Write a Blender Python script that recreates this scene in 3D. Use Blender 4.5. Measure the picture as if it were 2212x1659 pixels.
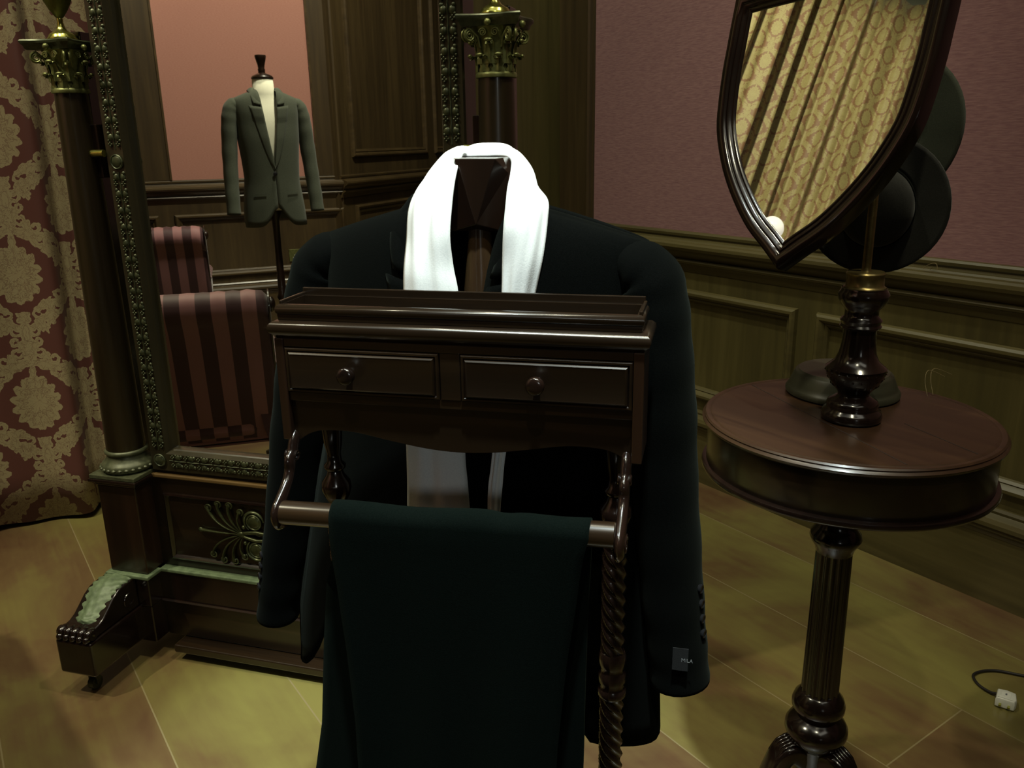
import bpy, bmesh, math, random
from math import sin, cos, pi, sqrt, radians
from mathutils import Vector, Matrix, noise
random.seed(7)
S = bpy.context.scene
COL = S.collection
for o in list(bpy.data.objects): bpy.data.objects.remove(o)

# ------------------------------------------------------------------ camera
F_PX, PITCH, ROLL, PHI, CAM_Z = 1800.0, 16.42, 0.93, 34.8, 1.45
th, ro, ph = radians(PITCH), radians(ROLL), radians(PHI)
F0 = Vector((sin(ph), cos(ph), 0)); R0 = Vector((cos(ph), -sin(ph), 0)); U0 = Vector((0, 0, 1))
fw = F0*cos(th) - U0*sin(th); up = U0*cos(th) + F0*sin(th)
rr = R0*cos(ro) - up*sin(ro); uu = up*cos(ro) + R0*sin(ro)
cam = bpy.data.cameras.new('camera'); cam.sensor_fit = 'HORIZONTAL'; cam.sensor_width = 36.0
cam.lens = F_PX/2212.0*36.0; cam.clip_start = 0.02; cam.clip_end = 60
co = bpy.data.objects.new('camera', cam); COL.objects.link(co)
co.matrix_world = Matrix(((rr.x, uu.x, -fw.x, 0), (rr.y, uu.y, -fw.y, 0), (rr.z, uu.z, -fw.z, CAM_Z), (0, 0, 0, 1)))
S.camera = co

# ------------------------------------------------------------------ world, exposure, lights
S.view_settings.view_transform = 'Standard'; S.view_settings.look = 'None'
S.view_settings.gamma = 1.0; S.view_settings.use_curve_mapping = False
S.view_settings.exposure = 0.0
w = bpy.data.worlds.new('world'); S.world = w; w.use_nodes = True
w.node_tree.nodes['Background'].inputs[0].default_value = (0.02, 0.02, 0.016, 1)
w.node_tree.nodes['Background'].inputs[1].default_value = 1.0

def spot(name, loc, tgt, power, deg, col=(1, .96, .78), rad=.04, blend=.35):
    l = bpy.data.lights.new(name, 'SPOT'); l.energy = power; l.color = col
    l.spot_size = radians(deg); l.spot_blend = blend; l.shadow_soft_size = rad
    o = bpy.data.objects.new(name, l); COL.objects.link(o); o.location = loc
    o.rotation_euler = (Vector(tgt)-Vector(loc)).to_track_quat('-Z', 'Y').to_euler()
    return o
WARM = (1, .93, .66); COOL = (.86, 1, .97)
spot('spot_scarf', (0.15, 0.05, 4.6), (0.53, 0.95, 1.30), 900, 22, COOL, .08, .5)
spot('spot_right', (1.5, 0.2, 4.7), (0.8, 1.0, 0.9), 230, 38, WARM, .10, .6)
spot('spot_floor', (0.45, 1.8, 4.9), (1.3, 1.25, 0.0), 165, 70, WARM, .06, .6)
spot('spot_left_floor', (-1.9, 2.3, 4.7), (.55, 2.1, 0.0), 420, 42, WARM, .06, .6)
spot('spot_table', (-0.6, -0.7, 4.6), (1.5, 1.0, 0.7), 130, 32, WARM, .05, .6)
spot('spot_wall', (1.0, 2.2, 4.9), (2.6, 2.7, 1.3), 260, 52, (1, 1, .72), .06, .8)
spot('spot_mannequin', (-0.5, 0.9, 4.8), (-1.9, 1.7, 1.3), 420, 34, (1, .97, .76), .05, .5)
spot('spot_left_wall', (-1.4, 1.0, 4.9), (-3.8, 1.3, 1.6), 620, 80, (1, .92, .70), .08, .8)
spot('spot_drape', (0.4, 2.55, 4.95), (-3.0, 3.4, 3.7), 620, 50, WARM, .08, .9)
spot('spot_curtain', (-0.5, 1.6, 4.7), (0.3, 3.5, 1.2), 260, 50, (1, .9, .66), .08, .8)
def fill_area(name, loc, e, sx, sy, c=(1, .95, .78)):
    la = bpy.data.lights.new(name, 'AREA'); la.energy = e; la.shape = 'RECTANGLE'; la.size = sx; la.size_y = sy; la.color = c
    lo = bpy.data.objects.new(name, la); COL.objects.link(lo); lo.location = loc
fill_area('ceiling_fill', (-0.2, 0.8, 5.1), 22, 3.0, 3.0)  # added soft overhead fill standing in for ambient light
fill_area('ceiling_fill_rear', (0.2, -2.4, 5.1), 20, 3.0, 1.2)  # added fill behind the camera to lift the front faces
spot('fill_low', (-1.3, -2.6, 2.1), (0.45, 0.95, 0.95), 38, 24, (.95, 1, .95), .25, .8)  # added low front fill that brightens the scarf tail below the tray

# ------------------------------------------------------------------ materials
MAT = {}
class NT:
    def __init__(s, name):
        s.m = bpy.data.materials.new(name); s.m.use_nodes = True
        s.t = s.m.node_tree; s.b = s.t.nodes['Principled BSDF']; MAT[name] = s.m
    def n(s, typ, **k):
        x = s.t.nodes.new(typ)
        for a, v in k.items(): setattr(x, a, v)
        return x
    def l(s, a, b): s.t.links.new(a, b)
    def inp(s, sock, v):
        if isinstance(v, (int, float)): sock.default_value = v
        else: s.l(v, sock)
    def m2(s, op, a, b=0.0, c=None):
        x = s.n('ShaderNodeMath', operation=op); s.inp(x.inputs[0], a); s.inp(x.inputs[1], b)
        if c is not None: s.inp(x.inputs[2], c)
        return x.outputs[0]
    def ramp(s, fac, pts):
        r = s.n('ShaderNodeValToRGB'); s.l(fac, r.inputs[0]); e = r.color_ramp.elements
        while len(e) < len(pts): e.new(.5)
        for i, (p, c) in enumerate(pts): e[i].position = p; e[i].color = (*c, 1)
        return r.outputs[0]
    def coords(s, scale=(1, 1, 1), kind='Object', rot=(0, 0, 0)):
        c = s.n('ShaderNodeTexCoord'); mp = s.n('ShaderNodeMapping'); s.l(c.outputs[kind], mp.inputs[0])
        mp.inputs['Scale'].default_value = scale; mp.inputs['Rotation'].default_value = rot
        return mp.outputs[0]
    def noise(s, vec, scale, detail=4, rough=.55, dist=0):
        x = s.n('ShaderNodeTexNoise'); s.l(vec, x.inputs['Vector']); x.inputs['Scale'].default_value = scale
        x.inputs['Detail'].default_value = detail; x.inputs['Roughness'].default_value = rough
        x.inputs['Distortion'].default_value = dist
        return x.outputs['Fac']
    def bump(s, h, strength, dist=.002):
        x = s.n('ShaderNodeBump'); s.l(h, x.inputs['Height']); x.inputs['Strength'].default_value = strength
        x.inputs['Distance'].default_value = dist; s.l(x.outputs[0], s.b.inputs['Normal'])
    def base(s, c): 
        if isinstance(c, tuple): s.b.inputs['Base Color'].default_value = (*c, 1)
        else: s.l(c, s.b.inputs['Base Color'])
    def set(s, **k):
        for a, v in k.items():
            s.b.inputs[a.replace('_', ' ')].default_value = v

def wood(name, dark, mid, light, axis='z', rough=.28, coat=.25, gs=1.0, bump=.15):
    t = NT(name)
    sc = {'x': (1.2, 22, 22), 'y': (22, 1.2, 22), 'z': (22, 22, 1.2)}[axis]
    v = t.coords(tuple(q*gs for q in sc))
    a = t.noise(v, 1.0, 6, .62, .6); b = t.noise(t.coords(tuple(q*.12*gs for q in sc)), 1.3, 2, .5)
    f = t.m2('ADD', t.m2('MULTIPLY', a, .65), t.m2('MULTIPLY', b, .38))
    t.base(t.ramp(f, [(.30, dark), (.52, mid), (.72, light)]))
    t.set(Roughness=rough, Coat_Weight=coat, Coat_Roughness=.12)
    t.bump(a, bump, .001)
    return t
wood('mahogany', (.0048, .0028, .0014), (.0105, .0058, .0027), (.025, .0135, .0056), 'x')
wood('mahogany_upright', (.0065, .0032, .0018), (.0140, .0064, .0034), (.030, .0135, .0062), 'z')
wood('dark_mahogany', (.0040, .0024, .0018), (.0080, .0042, .0030), (.014, .0070, .0046), 'z', .18, .4)
wood('table_top', (.016, .0082, .0045), (.029, .0145, .0075), (.048, .025, .0115), 'y', .30, .12)
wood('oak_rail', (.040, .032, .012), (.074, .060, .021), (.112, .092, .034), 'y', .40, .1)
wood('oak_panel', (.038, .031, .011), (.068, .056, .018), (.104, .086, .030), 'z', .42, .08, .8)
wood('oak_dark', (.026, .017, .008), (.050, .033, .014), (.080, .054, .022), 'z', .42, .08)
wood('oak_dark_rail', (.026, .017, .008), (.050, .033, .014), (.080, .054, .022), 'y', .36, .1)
wood('column_wood', (.008, .0058, .0024), (.0155, .0105, .0042), (.028, .019, .0074), 'z', .30, .2)
wood('post_wood', (.020, .011, .006), (.045, .025, .012), (.08, .05, .02), 'z', .16, .5)
wood('frame_wood', (.010, .009, .0045), (.020, .017, .008), (.036, .030, .014), 'z', .30, .15)
wood('ledge_wood', (.06, .036, .012), (.11, .066, .021), (.16, .098, .032), 'x', .45, .0)

def metal_patina(name, lo, hi, rough=.38, met=.7):
    t = NT(name); v = t.coords((1, 1, 1)); a = t.noise(v, 60, 5, .6); 
    t.base(t.ramp(a, [(.3, lo), (.7, hi)])); t.set(Roughness=rough, Metallic=met); t.bump(a, .25, .0006)
metal_patina('bronze_dark', (.030, .038, .018), (.085, .095, .048), .36, .5)
metal_patina('bronze_green', (.075, .105, .055), (.15, .205, .110), .52, .1)
metal_patina('bronze_mid', (.045, .052, .026), (.105, .115, .062), .42, .3)
metal_patina('bronze_mount', (.030, .036, .014), (.085, .095, .040), .34, .6)
metal_patina('brass_capital', (.10, .11, .035), (.23, .25, .09), .40, .6)
metal_patina('brass_bright', (.36, .36, .07), (.55, .55, .16), .2, .95)
metal_patina('brass_urn', (.10, .105, .02), (.16, .165, .04), .42, .6)
metal_patina('brass_rod', (.16, .12, .045), (.28, .22, .09), .32, .85)

def fabric(name, c0, c1, scale=(1, 1, 1), ns=300, rough=.9, sheen=.0, bump=.3, sheencol=(1, 1, 1), spec=.2):
    t = NT(name); a = t.noise(t.coords(scale), ns, 3, .6)
    t.base(t.ramp(a, [(.3, c0), (.7, c1)])); t.set(Roughness=rough, Sheen_Weight=sheen, Sheen_Roughness=.5)
    t.b.inputs['Sheen Tint'].default_value = (*sheencol, 1)
    t.b.inputs['Specular IOR Level'].default_value = spec
    t.bump(a, bump, .0008); return t
fabric('pink_fabric', (.20, .098, .108), (.285, .155, .155), (1, .12, 1), 260, .88, .1, .5)
fabric('pink_fabric_left', (.38, .175, .14), (.44, .22, .175), (1, .3, 1), 260, .88, .1, .2)
fabric('black_wool', (.0018, .0021, .0020), (.0030, .0034, .0033), ns=700, sheen=.022, sheencol=(.55, .62, .52), spec=.0)
fabric('green_black_wool', (.0020, .0034, .0030), (.0032, .0052, .0046), ns=700, sheen=.018, sheencol=(.45, .6, .50), spec=.0)
fabric('lining', (.004, .004, .005), (.007, .007, .008))
fabric('grey_tweed', (.050, .058, .040), (.085, .092, .066), ns=420, sheen=.1)
fabric('white_linen', (.74, .78, .80), (.82, .86, .87), (1, 1, 1), 500, .85, .0, .25)
fabric('cream_calico', (.72, .70, .55), (.80, .78, .62), ns=400)
fabric('felt_grey', (.045, .052, .038), (.060, .068, .050), ns=500, sheen=.05, bump=.15, spec=.05)
fabric('felt_dark', (.018, .019, .017), (.028, .028, .025), ns=500, sheen=.08, bump=.15, spec=.05)
fabric('grey_patch', (.009, .010, .011), (.014, .015, .016), ns=900)
t = NT('plaster'); t.base((.16, .17, .13)); t.set(Roughness=.9)
t = NT('silver_glass'); t.base((.86, .88, .84)); t.set(Metallic=1.0, Roughness=.012)
t = NT('black_plastic'); t.base((.012, .010, .010)); t.set(Roughness=.45)
t = NT('button_horn'); t.base((.010, .010, .011)); t.set(Roughness=.12)
t = NT('white_plastic'); t.base((.72, .74, .68)); t.set(Roughness=.35)
t = NT('grey_print'); t.base((.14, .15, .16)); t.set(Roughness=.8)
t = NT('thread_white'); t.base((.55, .55, .55)); t.set(Roughness=.8)
t = NT('straw'); t.base((.12, .09, .035)); t.set(Roughness=.8)
t = NT('globe_glass'); t.base((.85, .86, .82)); t.set(Roughness=.3); t.b.inputs['Emission Color'].default_value = (1, .97, .88, 1); t.b.inputs['Emission Strength'].default_value = .55
t = NT('seam_dark'); t.base((.012, .005, .003)); t.set(Roughness=.8)
t = NT('hat_stand_wood'); a = t.noise(t.coords((2, 2, 20)), 3, 4); t.base(t.ramp(a, [(.3, (.020, .020, .012)), (.7, (.040, .042, .026))])); t.set(Roughness=.38)

# floor: long boards running along the room, olive tan with worn patches
t = NT('floor_boards')
c = t.n('ShaderNodeTexCoord'); sp = t.n('ShaderNodeSeparateXYZ'); t.l(c.outputs['Object'], sp.inputs[0])
bx = t.m2('DIVIDE', t.m2('SUBTRACT', sp.outputs[0], .28), .345); bi = t.m2('FLOOR', bx); fx = t.m2('FRACT', bx)
wn = t.n('ShaderNodeTexWhiteNoise', noise_dimensions='1D'); t.l(bi, wn.inputs['W'])
yc = t.m2('SUBTRACT', sp.outputs[1], .85); b4 = t.m2('LESS_THAN', t.m2('ABSOLUTE', t.m2('SUBTRACT', bi, 4.0)), .5); yi = t.m2('MULTIPLY', b4, t.m2('GREATER_THAN', yc, 0.0))
wn2 = t.n('ShaderNodeTexWhiteNoise', noise_dimensions='2D'); cx = t.n('ShaderNodeCombineXYZ'); t.l(bi, cx.inputs[0]); t.l(yi, cx.inputs[1]); t.l(cx.outputs[0], wn2.inputs['Vector'])
gr = t.noise(t.coords((30, 1.5, 1)), 1.0, 6, .6, .4); pt = t.noise(t.coords((1.3, .8, 1)), 2.0, 5, .62, .4)
f = t.m2('ADD', t.m2('MULTIPLY', gr, .16), t.m2('ADD', t.m2('MULTIPLY', pt, .70), t.m2('MULTIPLY', wn2.outputs[0], .16)))
colr = t.ramp(f, [(.34, (.085, .040, .022)), (.47, (.125, .080, .034)), (.55, (.150, .118, .040)), (.68, (.190, .168, .050))])
ed = t.m2('MINIMUM', t.m2('MINIMUM', fx, t.m2('SUBTRACT', 1.0, fx)), t.m2('ADD', t.m2('MULTIPLY', t.m2('ABSOLUTE', yc), 2.9), t.m2('SUBTRACT', 1.0, b4)))
seam = t.m2('LESS_THAN', ed, .0055)
mx = t.n('ShaderNodeMix', data_type='RGBA'); t.l(seam, mx.inputs['Factor']); t.l(colr, mx.inputs[6]); mx.inputs[7].default_value = (.22, .18, .09, 1)
t.l(mx.outputs[2], t.b.inputs['Base Color']); t.set(Roughness=.33, Coat_Weight=.1); t.bump(gr, .06, .001)

# striped upholstery (by UV: u across the stripes)
t = NT('striped_upholstery'); c = t.n('ShaderNodeTexCoord'); sp = t.n('ShaderNodeSeparateXYZ'); t.l(c.outputs['UV'], sp.inputs[0])
fx = t.m2('FRACT', t.m2('DIVIDE', sp.outputs[0], .105)); st = t.m2('GREATER_THAN', fx, .5)
mx = t.n('ShaderNodeMix', data_type='RGBA'); t.l(st, mx.inputs['Factor']); mx.inputs[6].default_value = (.21, .088, .090, 1); mx.inputs[7].default_value = (.038, .007, .010, 1)
t.l(mx.outputs[2], t.b.inputs['Base Color']); t.set(Roughness=.65, Sheen_Weight=.2)

# damask: ogee pattern drawn with node maths in the cloth's own UV metres
def damask(name, bgc, fgc, sc=1.0):
    t = NT(name); c = t.n('ShaderNodeTexCoord'); mpn = t.n('ShaderNodeMapping'); t.l(c.outputs['UV'], mpn.inputs[0]); mpn.inputs['Scale'].default_value = (sc, sc, sc)
    n1 = t.n('ShaderNodeTexNoise'); t.l(mpn.outputs[0], n1.inputs['Vector']); n1.inputs['Scale'].default_value = 60; n1.inputs['Detail'].default_value = 2
    sn = t.n('ShaderNodeSeparateColor'); t.l(n1.outputs['Color'], sn.inputs[0])
    sp = t.n('ShaderNodeSeparateXYZ'); t.l(mpn.outputs[0], sp.inputs[0])
    U = t.m2('ADD', sp.outputs[0], t.m2('MULTIPLY', t.m2('SUBTRACT', sn.outputs[0], .5), .016))
    V = t.m2('ADD', sp.outputs[1], t.m2('MULTIPLY', t.m2('SUBTRACT', sn.outputs[1], .5), .016))
    W, H = .46, .495
    fields = []; lines = []
    for du, dv in ((0, 0), (W/2, H/2)):
        x = t.m2('ABSOLUTE', t.m2('WRAP', t.m2('SUBTRACT', U, du), W/2, -W/2))
        y = t.m2('WRAP', t.m2('SUBTRACT', V, dv), H*.72, -H*.28)
        def ell(cx, cy, rx, ry, ang=0, lob=0, k=0):
            a = t.m2('SUBTRACT', x, cx); b = t.m2('SUBTRACT', y, cy)
            if ang:
                ca, sa = cos(radians(ang)), sin(radians(ang))
                p = t.m2('ADD', t.m2('MULTIPLY', a, ca), t.m2('MULTIPLY', b, sa))
                q = t.m2('SUBTRACT', t.m2('MULTIPLY', b, ca), t.m2('MULTIPLY', a, sa)); a, b = p, q
            a = t.m2('DIVIDE', a, rx); b = t.m2('DIVIDE', b, ry)
            rho = t.m2('SQRT', t.m2('ADD', t.m2('MULTIPLY', a, a), t.m2('MULTIPLY', b, b)))
            f = t.m2('SUBTRACT', 1.0, rho)
            if not lob: lines.append(t.m2('ADD', t.m2('MULTIPLY', t.m2('ABSOLUTE', t.m2('SUBTRACT', rho, .55)), 2.2), .02))
            if lob:
                an = t.m2('ARCTAN2', a, b)
                f = t.m2('ADD', f, t.m2('MULTIPLY', t.m2('SUBTRACT', t.m2('ABSOLUTE', t.m2('COSINE', t.m2('MULTIPLY', an, k/2.0))), .6), lob*2.0))
                lines.append(t.m2('ADD', t.m2('ABSOLUTE', t.m2('SINE', t.m2('MULTIPLY', an, k/2.0))), t.m2('MULTIPLY', t.m2('GREATER_THAN', rho, .95), 5.0)))
                lines.append(t.m2('ADD', t.m2('MULTIPLY', t.m2('ABSOLUTE', t.m2('SUBTRACT', t.m2('ADD', rho, t.m2('MULTIPLY', t.m2('COSINE', t.m2('MULTIPLY', an, float(k))), -.1)), .55)), 3.0), 0.02))
            return f
        def curl(cx, cy, r):
            a = t.m2('SUBTRACT', x, cx); b = t.m2('SUBTRACT', y, cy)
            rho = t.m2('DIVIDE', t.m2('SQRT', t.m2('ADD', t.m2('MULTIPLY', a, a), t.m2('MULTIPLY', b, b))), r)
            an = t.m2('MULTIPLY', t.m2('ARCTAN2', b, a), .13)
            return t.m2('SUBTRACT', .30, t.m2('ABSOLUTE', t.m2('SUBTRACT', t.m2('ADD', rho, an), .74)))
        E = [ell(0, .004, .082, .096, 0, .13, 14), ell(0, .060, .046, .050, 0, .12, 8), ell(0, -.060, .050, .044, 0, .12, 8), ell(0, .118, .012, .040),
             ell(.050, .152, .060, .019, -18, .10, 6), curl(.104, .132, .027), curl(.090, .176, .020), ell(.128, .094, .018, .040, 20, .22, 6),
             ell(.162, .058, .018, .032, -30, .2, 6), curl(.178, .104, .017),
             ell(0, .215, .026, .052, 0, .10, 6), curl(.042, .203, .019), curl(.040, .246, .017), curl(.034, .288, .020),
             ell(0, .275, .020, .055), ell(.058, .318, .048, .017, 35, .2, 6), curl(.104, .350, .024), ell(0, .338, .024, .032, 0, .15, 6),
             ell(.082, -.112, .040, .015, 35, .2, 6), curl(.128, -.118, .024), ell(.168, -.070, .016, .030, -15, .2, 6), ell(.205, -.02, .014, .026, 20, .2, 6)]
        m = E[0]
        for e in E[1:]: m = t.m2('MAXIMUM', m, e)
        fields.append(m)
    m = t.m2('MAXIMUM', fields[0], fields[1]); mask = t.m2('GREATER_THAN', m, -.05)
    rim = t.m2('LESS_THAN', t.m2('ABSOLUTE', t.m2('SUBTRACT', m, .30)), .022)
    ln = lines[0]
    for q in lines[1:]: ln = t.m2('MINIMUM', ln, q)
    vein = t.m2('LESS_THAN', ln, .11)
    nl = t.noise(mpn.outputs[0], 24, 3, .5, .3); squig = t.m2('LESS_THAN', t.m2('ABSOLUTE', t.m2('SUBTRACT', nl, .5)), .010)
    det = t.m2('MULTIPLY', t.m2('MAXIMUM', t.m2('MAXIMUM', rim, vein), squig), .5)
    mask2 = t.m2('SUBTRACT', mask, t.m2('MULTIPLY', mask, det))
    fine = t.noise(mpn.outputs[0], 500, 2)
    mask3 = t.m2('MULTIPLY', mask2, t.m2('ADD', .85, t.m2('MULTIPLY', fine, .3)))
    mx = t.n('ShaderNodeMix', data_type='RGBA'); t.l(mask3, mx.inputs['Factor']); mx.inputs[6].default_value = (*bgc, 1); mx.inputs[7].default_value = (*fgc, 1)
    t.l(mx.outputs[2], t.b.inputs['Base Color']); t.set(Roughness=.6, Sheen_Weight=.1)
    t.bump(mask, .3, .001)
damask('damask_cloth', (.095, .030, .021), (.30, .255, .135))
damask('damask_gold_cloth', (.21, .115, .055), (.33, .29, .12), 1.9)

# ------------------------------------------------------------------ mesh helpers
class MB:
    def __init__(s): s.v = []; s.f = []; s.uv = None
    def add(s, vs, fs):
        o = len(s.v); s.v += [tuple(q) for q in vs]; s.f += [tuple(i+o for i in f) for f in fs]; return s
    def box(s, x0, x1, y0, y1, z0, z1):
        vs = [(x, y, z) for x in (x0, x1) for y in (y0, y1) for z in (z0, z1)]
        return s.add(vs, [(0, 1, 3, 2), (4, 6, 7, 5), (0, 4, 5, 1), (2, 3, 7, 6), (0, 2, 6, 4), (1, 5, 7, 3)])
    def loft(s, rings, closed=True, cap=True):
        n = len(rings[0]); vs = [p for r in rings for p in r]; fs = []
        for i in range(len(rings)-1):
            for j in range(n if closed else n-1):
                k = (j+1) % n; fs.append((i*n+j, i*n+k, (i+1)*n+k, (i+1)*n+j))
        if cap and closed:
            fs.append(tuple(range(n-1, -1, -1))); fs.append(tuple((len(rings)-1)*n+j for j in range(n)))
        return s.add(vs, fs)
    def lathe(s, prof, cx=0, cy=0, seg=32, flute=0, fd=0, twist=0, z0=0):
        rings = []
        for r, z in prof:
            ring = []
            for j in range(seg):
                a = 2*pi*j/seg; q = r
                if flute: q = r*(1-fd*(.5+.5*cos(flute*(a+twist*z))))
                ring.append((cx+q*cos(a), cy+q*sin(a), z+z0))
            rings.append(ring)
        return s.loft(rings)
    def tube(s, pts, rad, seg=8, flat=1.0, cap=True):
        pts = [Vector(p) for p in pts]; n = len(pts); rings = []
        rad = rad if isinstance(rad, (list, tuple)) else [rad]*n
        t0 = (pts[1]-pts[0]).normalized(); ref = Vector((0, 0, 1)) if abs(t0.z) < .9 else Vector((1, 0, 0))
        nx = t0.cross(ref).normalized()
        for i, p in enumerate(pts):
            tg = (pts[min(i+1, n-1)]-pts[max(i-1, 0)]).normalized()
            nx = (nx-tg*nx.dot(tg)).normalized(); ny = tg.cross(nx)
            rings.append([p+nx*(rad[i]*cos(2*pi*j/seg))+ny*(rad[i]*flat*sin(2*pi*j/seg)) for j in range(seg)])
        return s.loft(rings, True, cap)
    def ball(s, c, rx, ry=None, rz=None, u=10, v=7, rot=None):
        ry = ry or rx; rz = rz or rx; c = Vector(c); vs = []; fs = []
        for i in range(1, v):
            a = pi*i/v
            for j in range(u):
                b = 2*pi*j/u; p = Vector((rx*sin(a)*cos(b), ry*sin(a)*sin(b), rz*cos(a)))
                if rot is not None: p = rot @ p
                vs.append(c+p)
        T = Vector((0, 0, rz)); 
        if rot is not None: T = rot @ T
        vs += [c+T, c-T]; nt = len(vs)-2
        for i in range(v-2):
            for j in range(u):
                k = (j+1) % u; fs.append((i*u+j, (i+1)*u+j, (i+1)*u+k, i*u+k))
        for j in range(u):
            k = (j+1) % u; fs.append((nt, j, k)); fs.append((nt+1, (v-2)*u+k, (v-2)*u+j))
        return s.add(vs, fs)
    def prism(s, poly, y0, y1, axes='xz'):
        n = len(poly)
        def P(a, b, y): return {'xz': (a, y, b), 'yz': (y, a, b), 'xy': (a, b, y)}[axes]
        vs = [P(a, b, y0) for a, b in poly]+[P(a, b, y1) for a, b in poly]
        fs = [tuple(range(n)), tuple(range(2*n-1, n-1, -1))]+[(i, i+n, (i+1) % n+n, (i+1) % n) for i in range(n)]
        return s.add(vs, fs)
    def grid(s, fn, nu, nv, closed=False):
        vs = [fn(i/(nu-1) if not closed else i/nu, j/(nv-1)) for j in range(nv) for i in range(nu)]; fs = []
        for j in range(nv-1):
            for i in range(nu if closed else nu-1):
                k = (i+1) % nu; fs.append((j*nu+i, j*nu+k, (j+1)*nu+k, (j+1)*nu+i))
        return s.add(vs, fs)
    def build(s, name, mat, parent=None, smooth=True, ang=38, bevel=0, solid=0, subsurf=0, uvs=None, recalc=True):
        me = bpy.data.meshes.new(name); me.from_pydata([tuple(q) for q in s.v], [], s.f)
        bm = bmesh.new(); bm.from_mesh(me)
        if recalc: bmesh.ops.recalc_face_normals(bm, faces=bm.faces)
        bm.to_mesh(me); bm.free()
        me.materials.append(MAT[mat] if isinstance(mat, str) else mat)
        if uvs is not None:
            ul = me.uv_layers.new(name='UVMap')
            for lp in me.loops: ul.data[lp.index].uv = uvs[lp.vertex_index]
        me.shade_smooth() if smooth else me.shade_flat()
        if smooth and not subsurf: me.set_sharp_from_angle(angle=radians(ang))
        o = bpy.data.objects.new(name, me); COL.objects.link(o)
        if parent is not None: o.parent = parent
        if solid:
            md = o.modifiers.new('solid', 'SOLIDIFY'); md.thickness = solid; md.offset = -1
        if bevel:
            md = o.modifiers.new('bevel', 'BEVEL'); md.width = bevel; md.segments = 2; md.limit_method = 'ANGLE'; md.harden_normals = False
        if subsurf:
            md = o.modifiers.new('sub', 'SUBSURF'); md.levels = subsurf; md.render_levels = subsurf
        return o
def empty(name, loc=(0, 0, 0), rz=0, mat=None):
    o = bpy.data.objects.new(name, None); COL.objects.link(o); o.empty_display_size = .1
    if mat is not None: o.matrix_world = mat
    else: o.location = loc; o.rotation_euler = (0, 0, rz)
    return o
def tag(o, label, cat, group=None, kind=None):
    o['label'] = label; o['category'] = cat
    if group: o['group'] = group
    if kind: o['kind'] = kind
    return o
def struct(o): o['kind'] = 'structure'; return o
def lerp(a, b, t): return a+(b-a)*t
def interp(tab, x):
    if x <= tab[0][0]: return tab[0][1:]
    for p, q in zip(tab, tab[1:]):
        if x <= q[0]:
            t = (x-p[0])/(q[0]-p[0]); return tuple(lerp(a, b, t) for a, b in zip(p[1:], q[1:]))
    return tab[-1][1:]
def smoothpts(pts, n=4):
    # Catmull-Rom through tuples of any length
    out = []; m = len(pts)
    for i in range(m-1):
        p0, p1, p2, p3 = pts[max(i-1, 0)], pts[i], pts[i+1], pts[min(i+2, m-1)]
        for k in range(n):
            t = k/n
            out.append(tuple(.5*((2*b)+(-a+c)*t+(2*a-5*b+4*c-d)*t*t+(-a+3*b-3*c+d)*t**3) for a, b, c, d in zip(p0, p1, p2, p3)))
    out.append(tuple(pts[-1])); return out

# ------------------------------------------------------------------ the room
XR, XL, YB, YF, ZC = 2.605, -3.60, 3.75, -3.6, 5.2
m = MB().box(-6.0, XR+.2, YF-.2, YB+.2, -.12, 0); struct(m.build('floor', 'floor_boards', smooth=False))
m = MB().box(-6.0, XR+.2, YF-.2, YB+.2, ZC, ZC+.1); struct(m.build('ceiling', 'plaster', smooth=False))
wr = struct(MB().box(XR, XR+.15, YF, YB+.15, 0, ZC).build('wall_right', 'pink_fabric', smooth=False))
wb = MB().box(-3.6, XR, YB, YB+.15, 0, ZC); struct(wb.build('wall_back', 'plaster', smooth=False))
struct(MB().box(-6.0, XR+.15, YF-.15, YF, 0, ZC).build('wall_front', 'oak_dark', smooth=False))
wl = struct(MB().box(XL-.15, XL, .95, YB+.15, 0, ZC).build('wall_left', 'pink_fabric_left', smooth=False))
# splayed wall beyond the pink panel, seen only in the standing mirror
SP0 = Vector((-3.60, .95, 0)); sa = radians(225); SD = Vector((sin(sa), cos(sa), 0)); SN = Vector((-SD.y, SD.x, 0))
if SN.dot(Vector((0, 0, 0))-SP0) < 0: SN = -SN
def splay(m, s0, s1, d0, d1, z0, z1):
    vs = [SP0+SD*s+SN*d+Vector((0, 0, z)) for s in (s0, s1) for d in (d0, d1) for z in (z0, z1)]
    return m.add(vs, [(0, 1, 3, 2), (4, 6, 7, 5), (0, 4, 5, 1), (2, 3, 7, 6), (0, 2, 6, 4), (1, 5, 7, 3)])
struct(splay(MB(), -.05, 3.3, -.15, 0, 0, ZC).build('wall_splay', 'oak_dark', smooth=False))
struct(MB().box(-6.1, -5.95, YF, -1.3, 0, ZC).build('wall_far', 'plaster', smooth=False))

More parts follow.
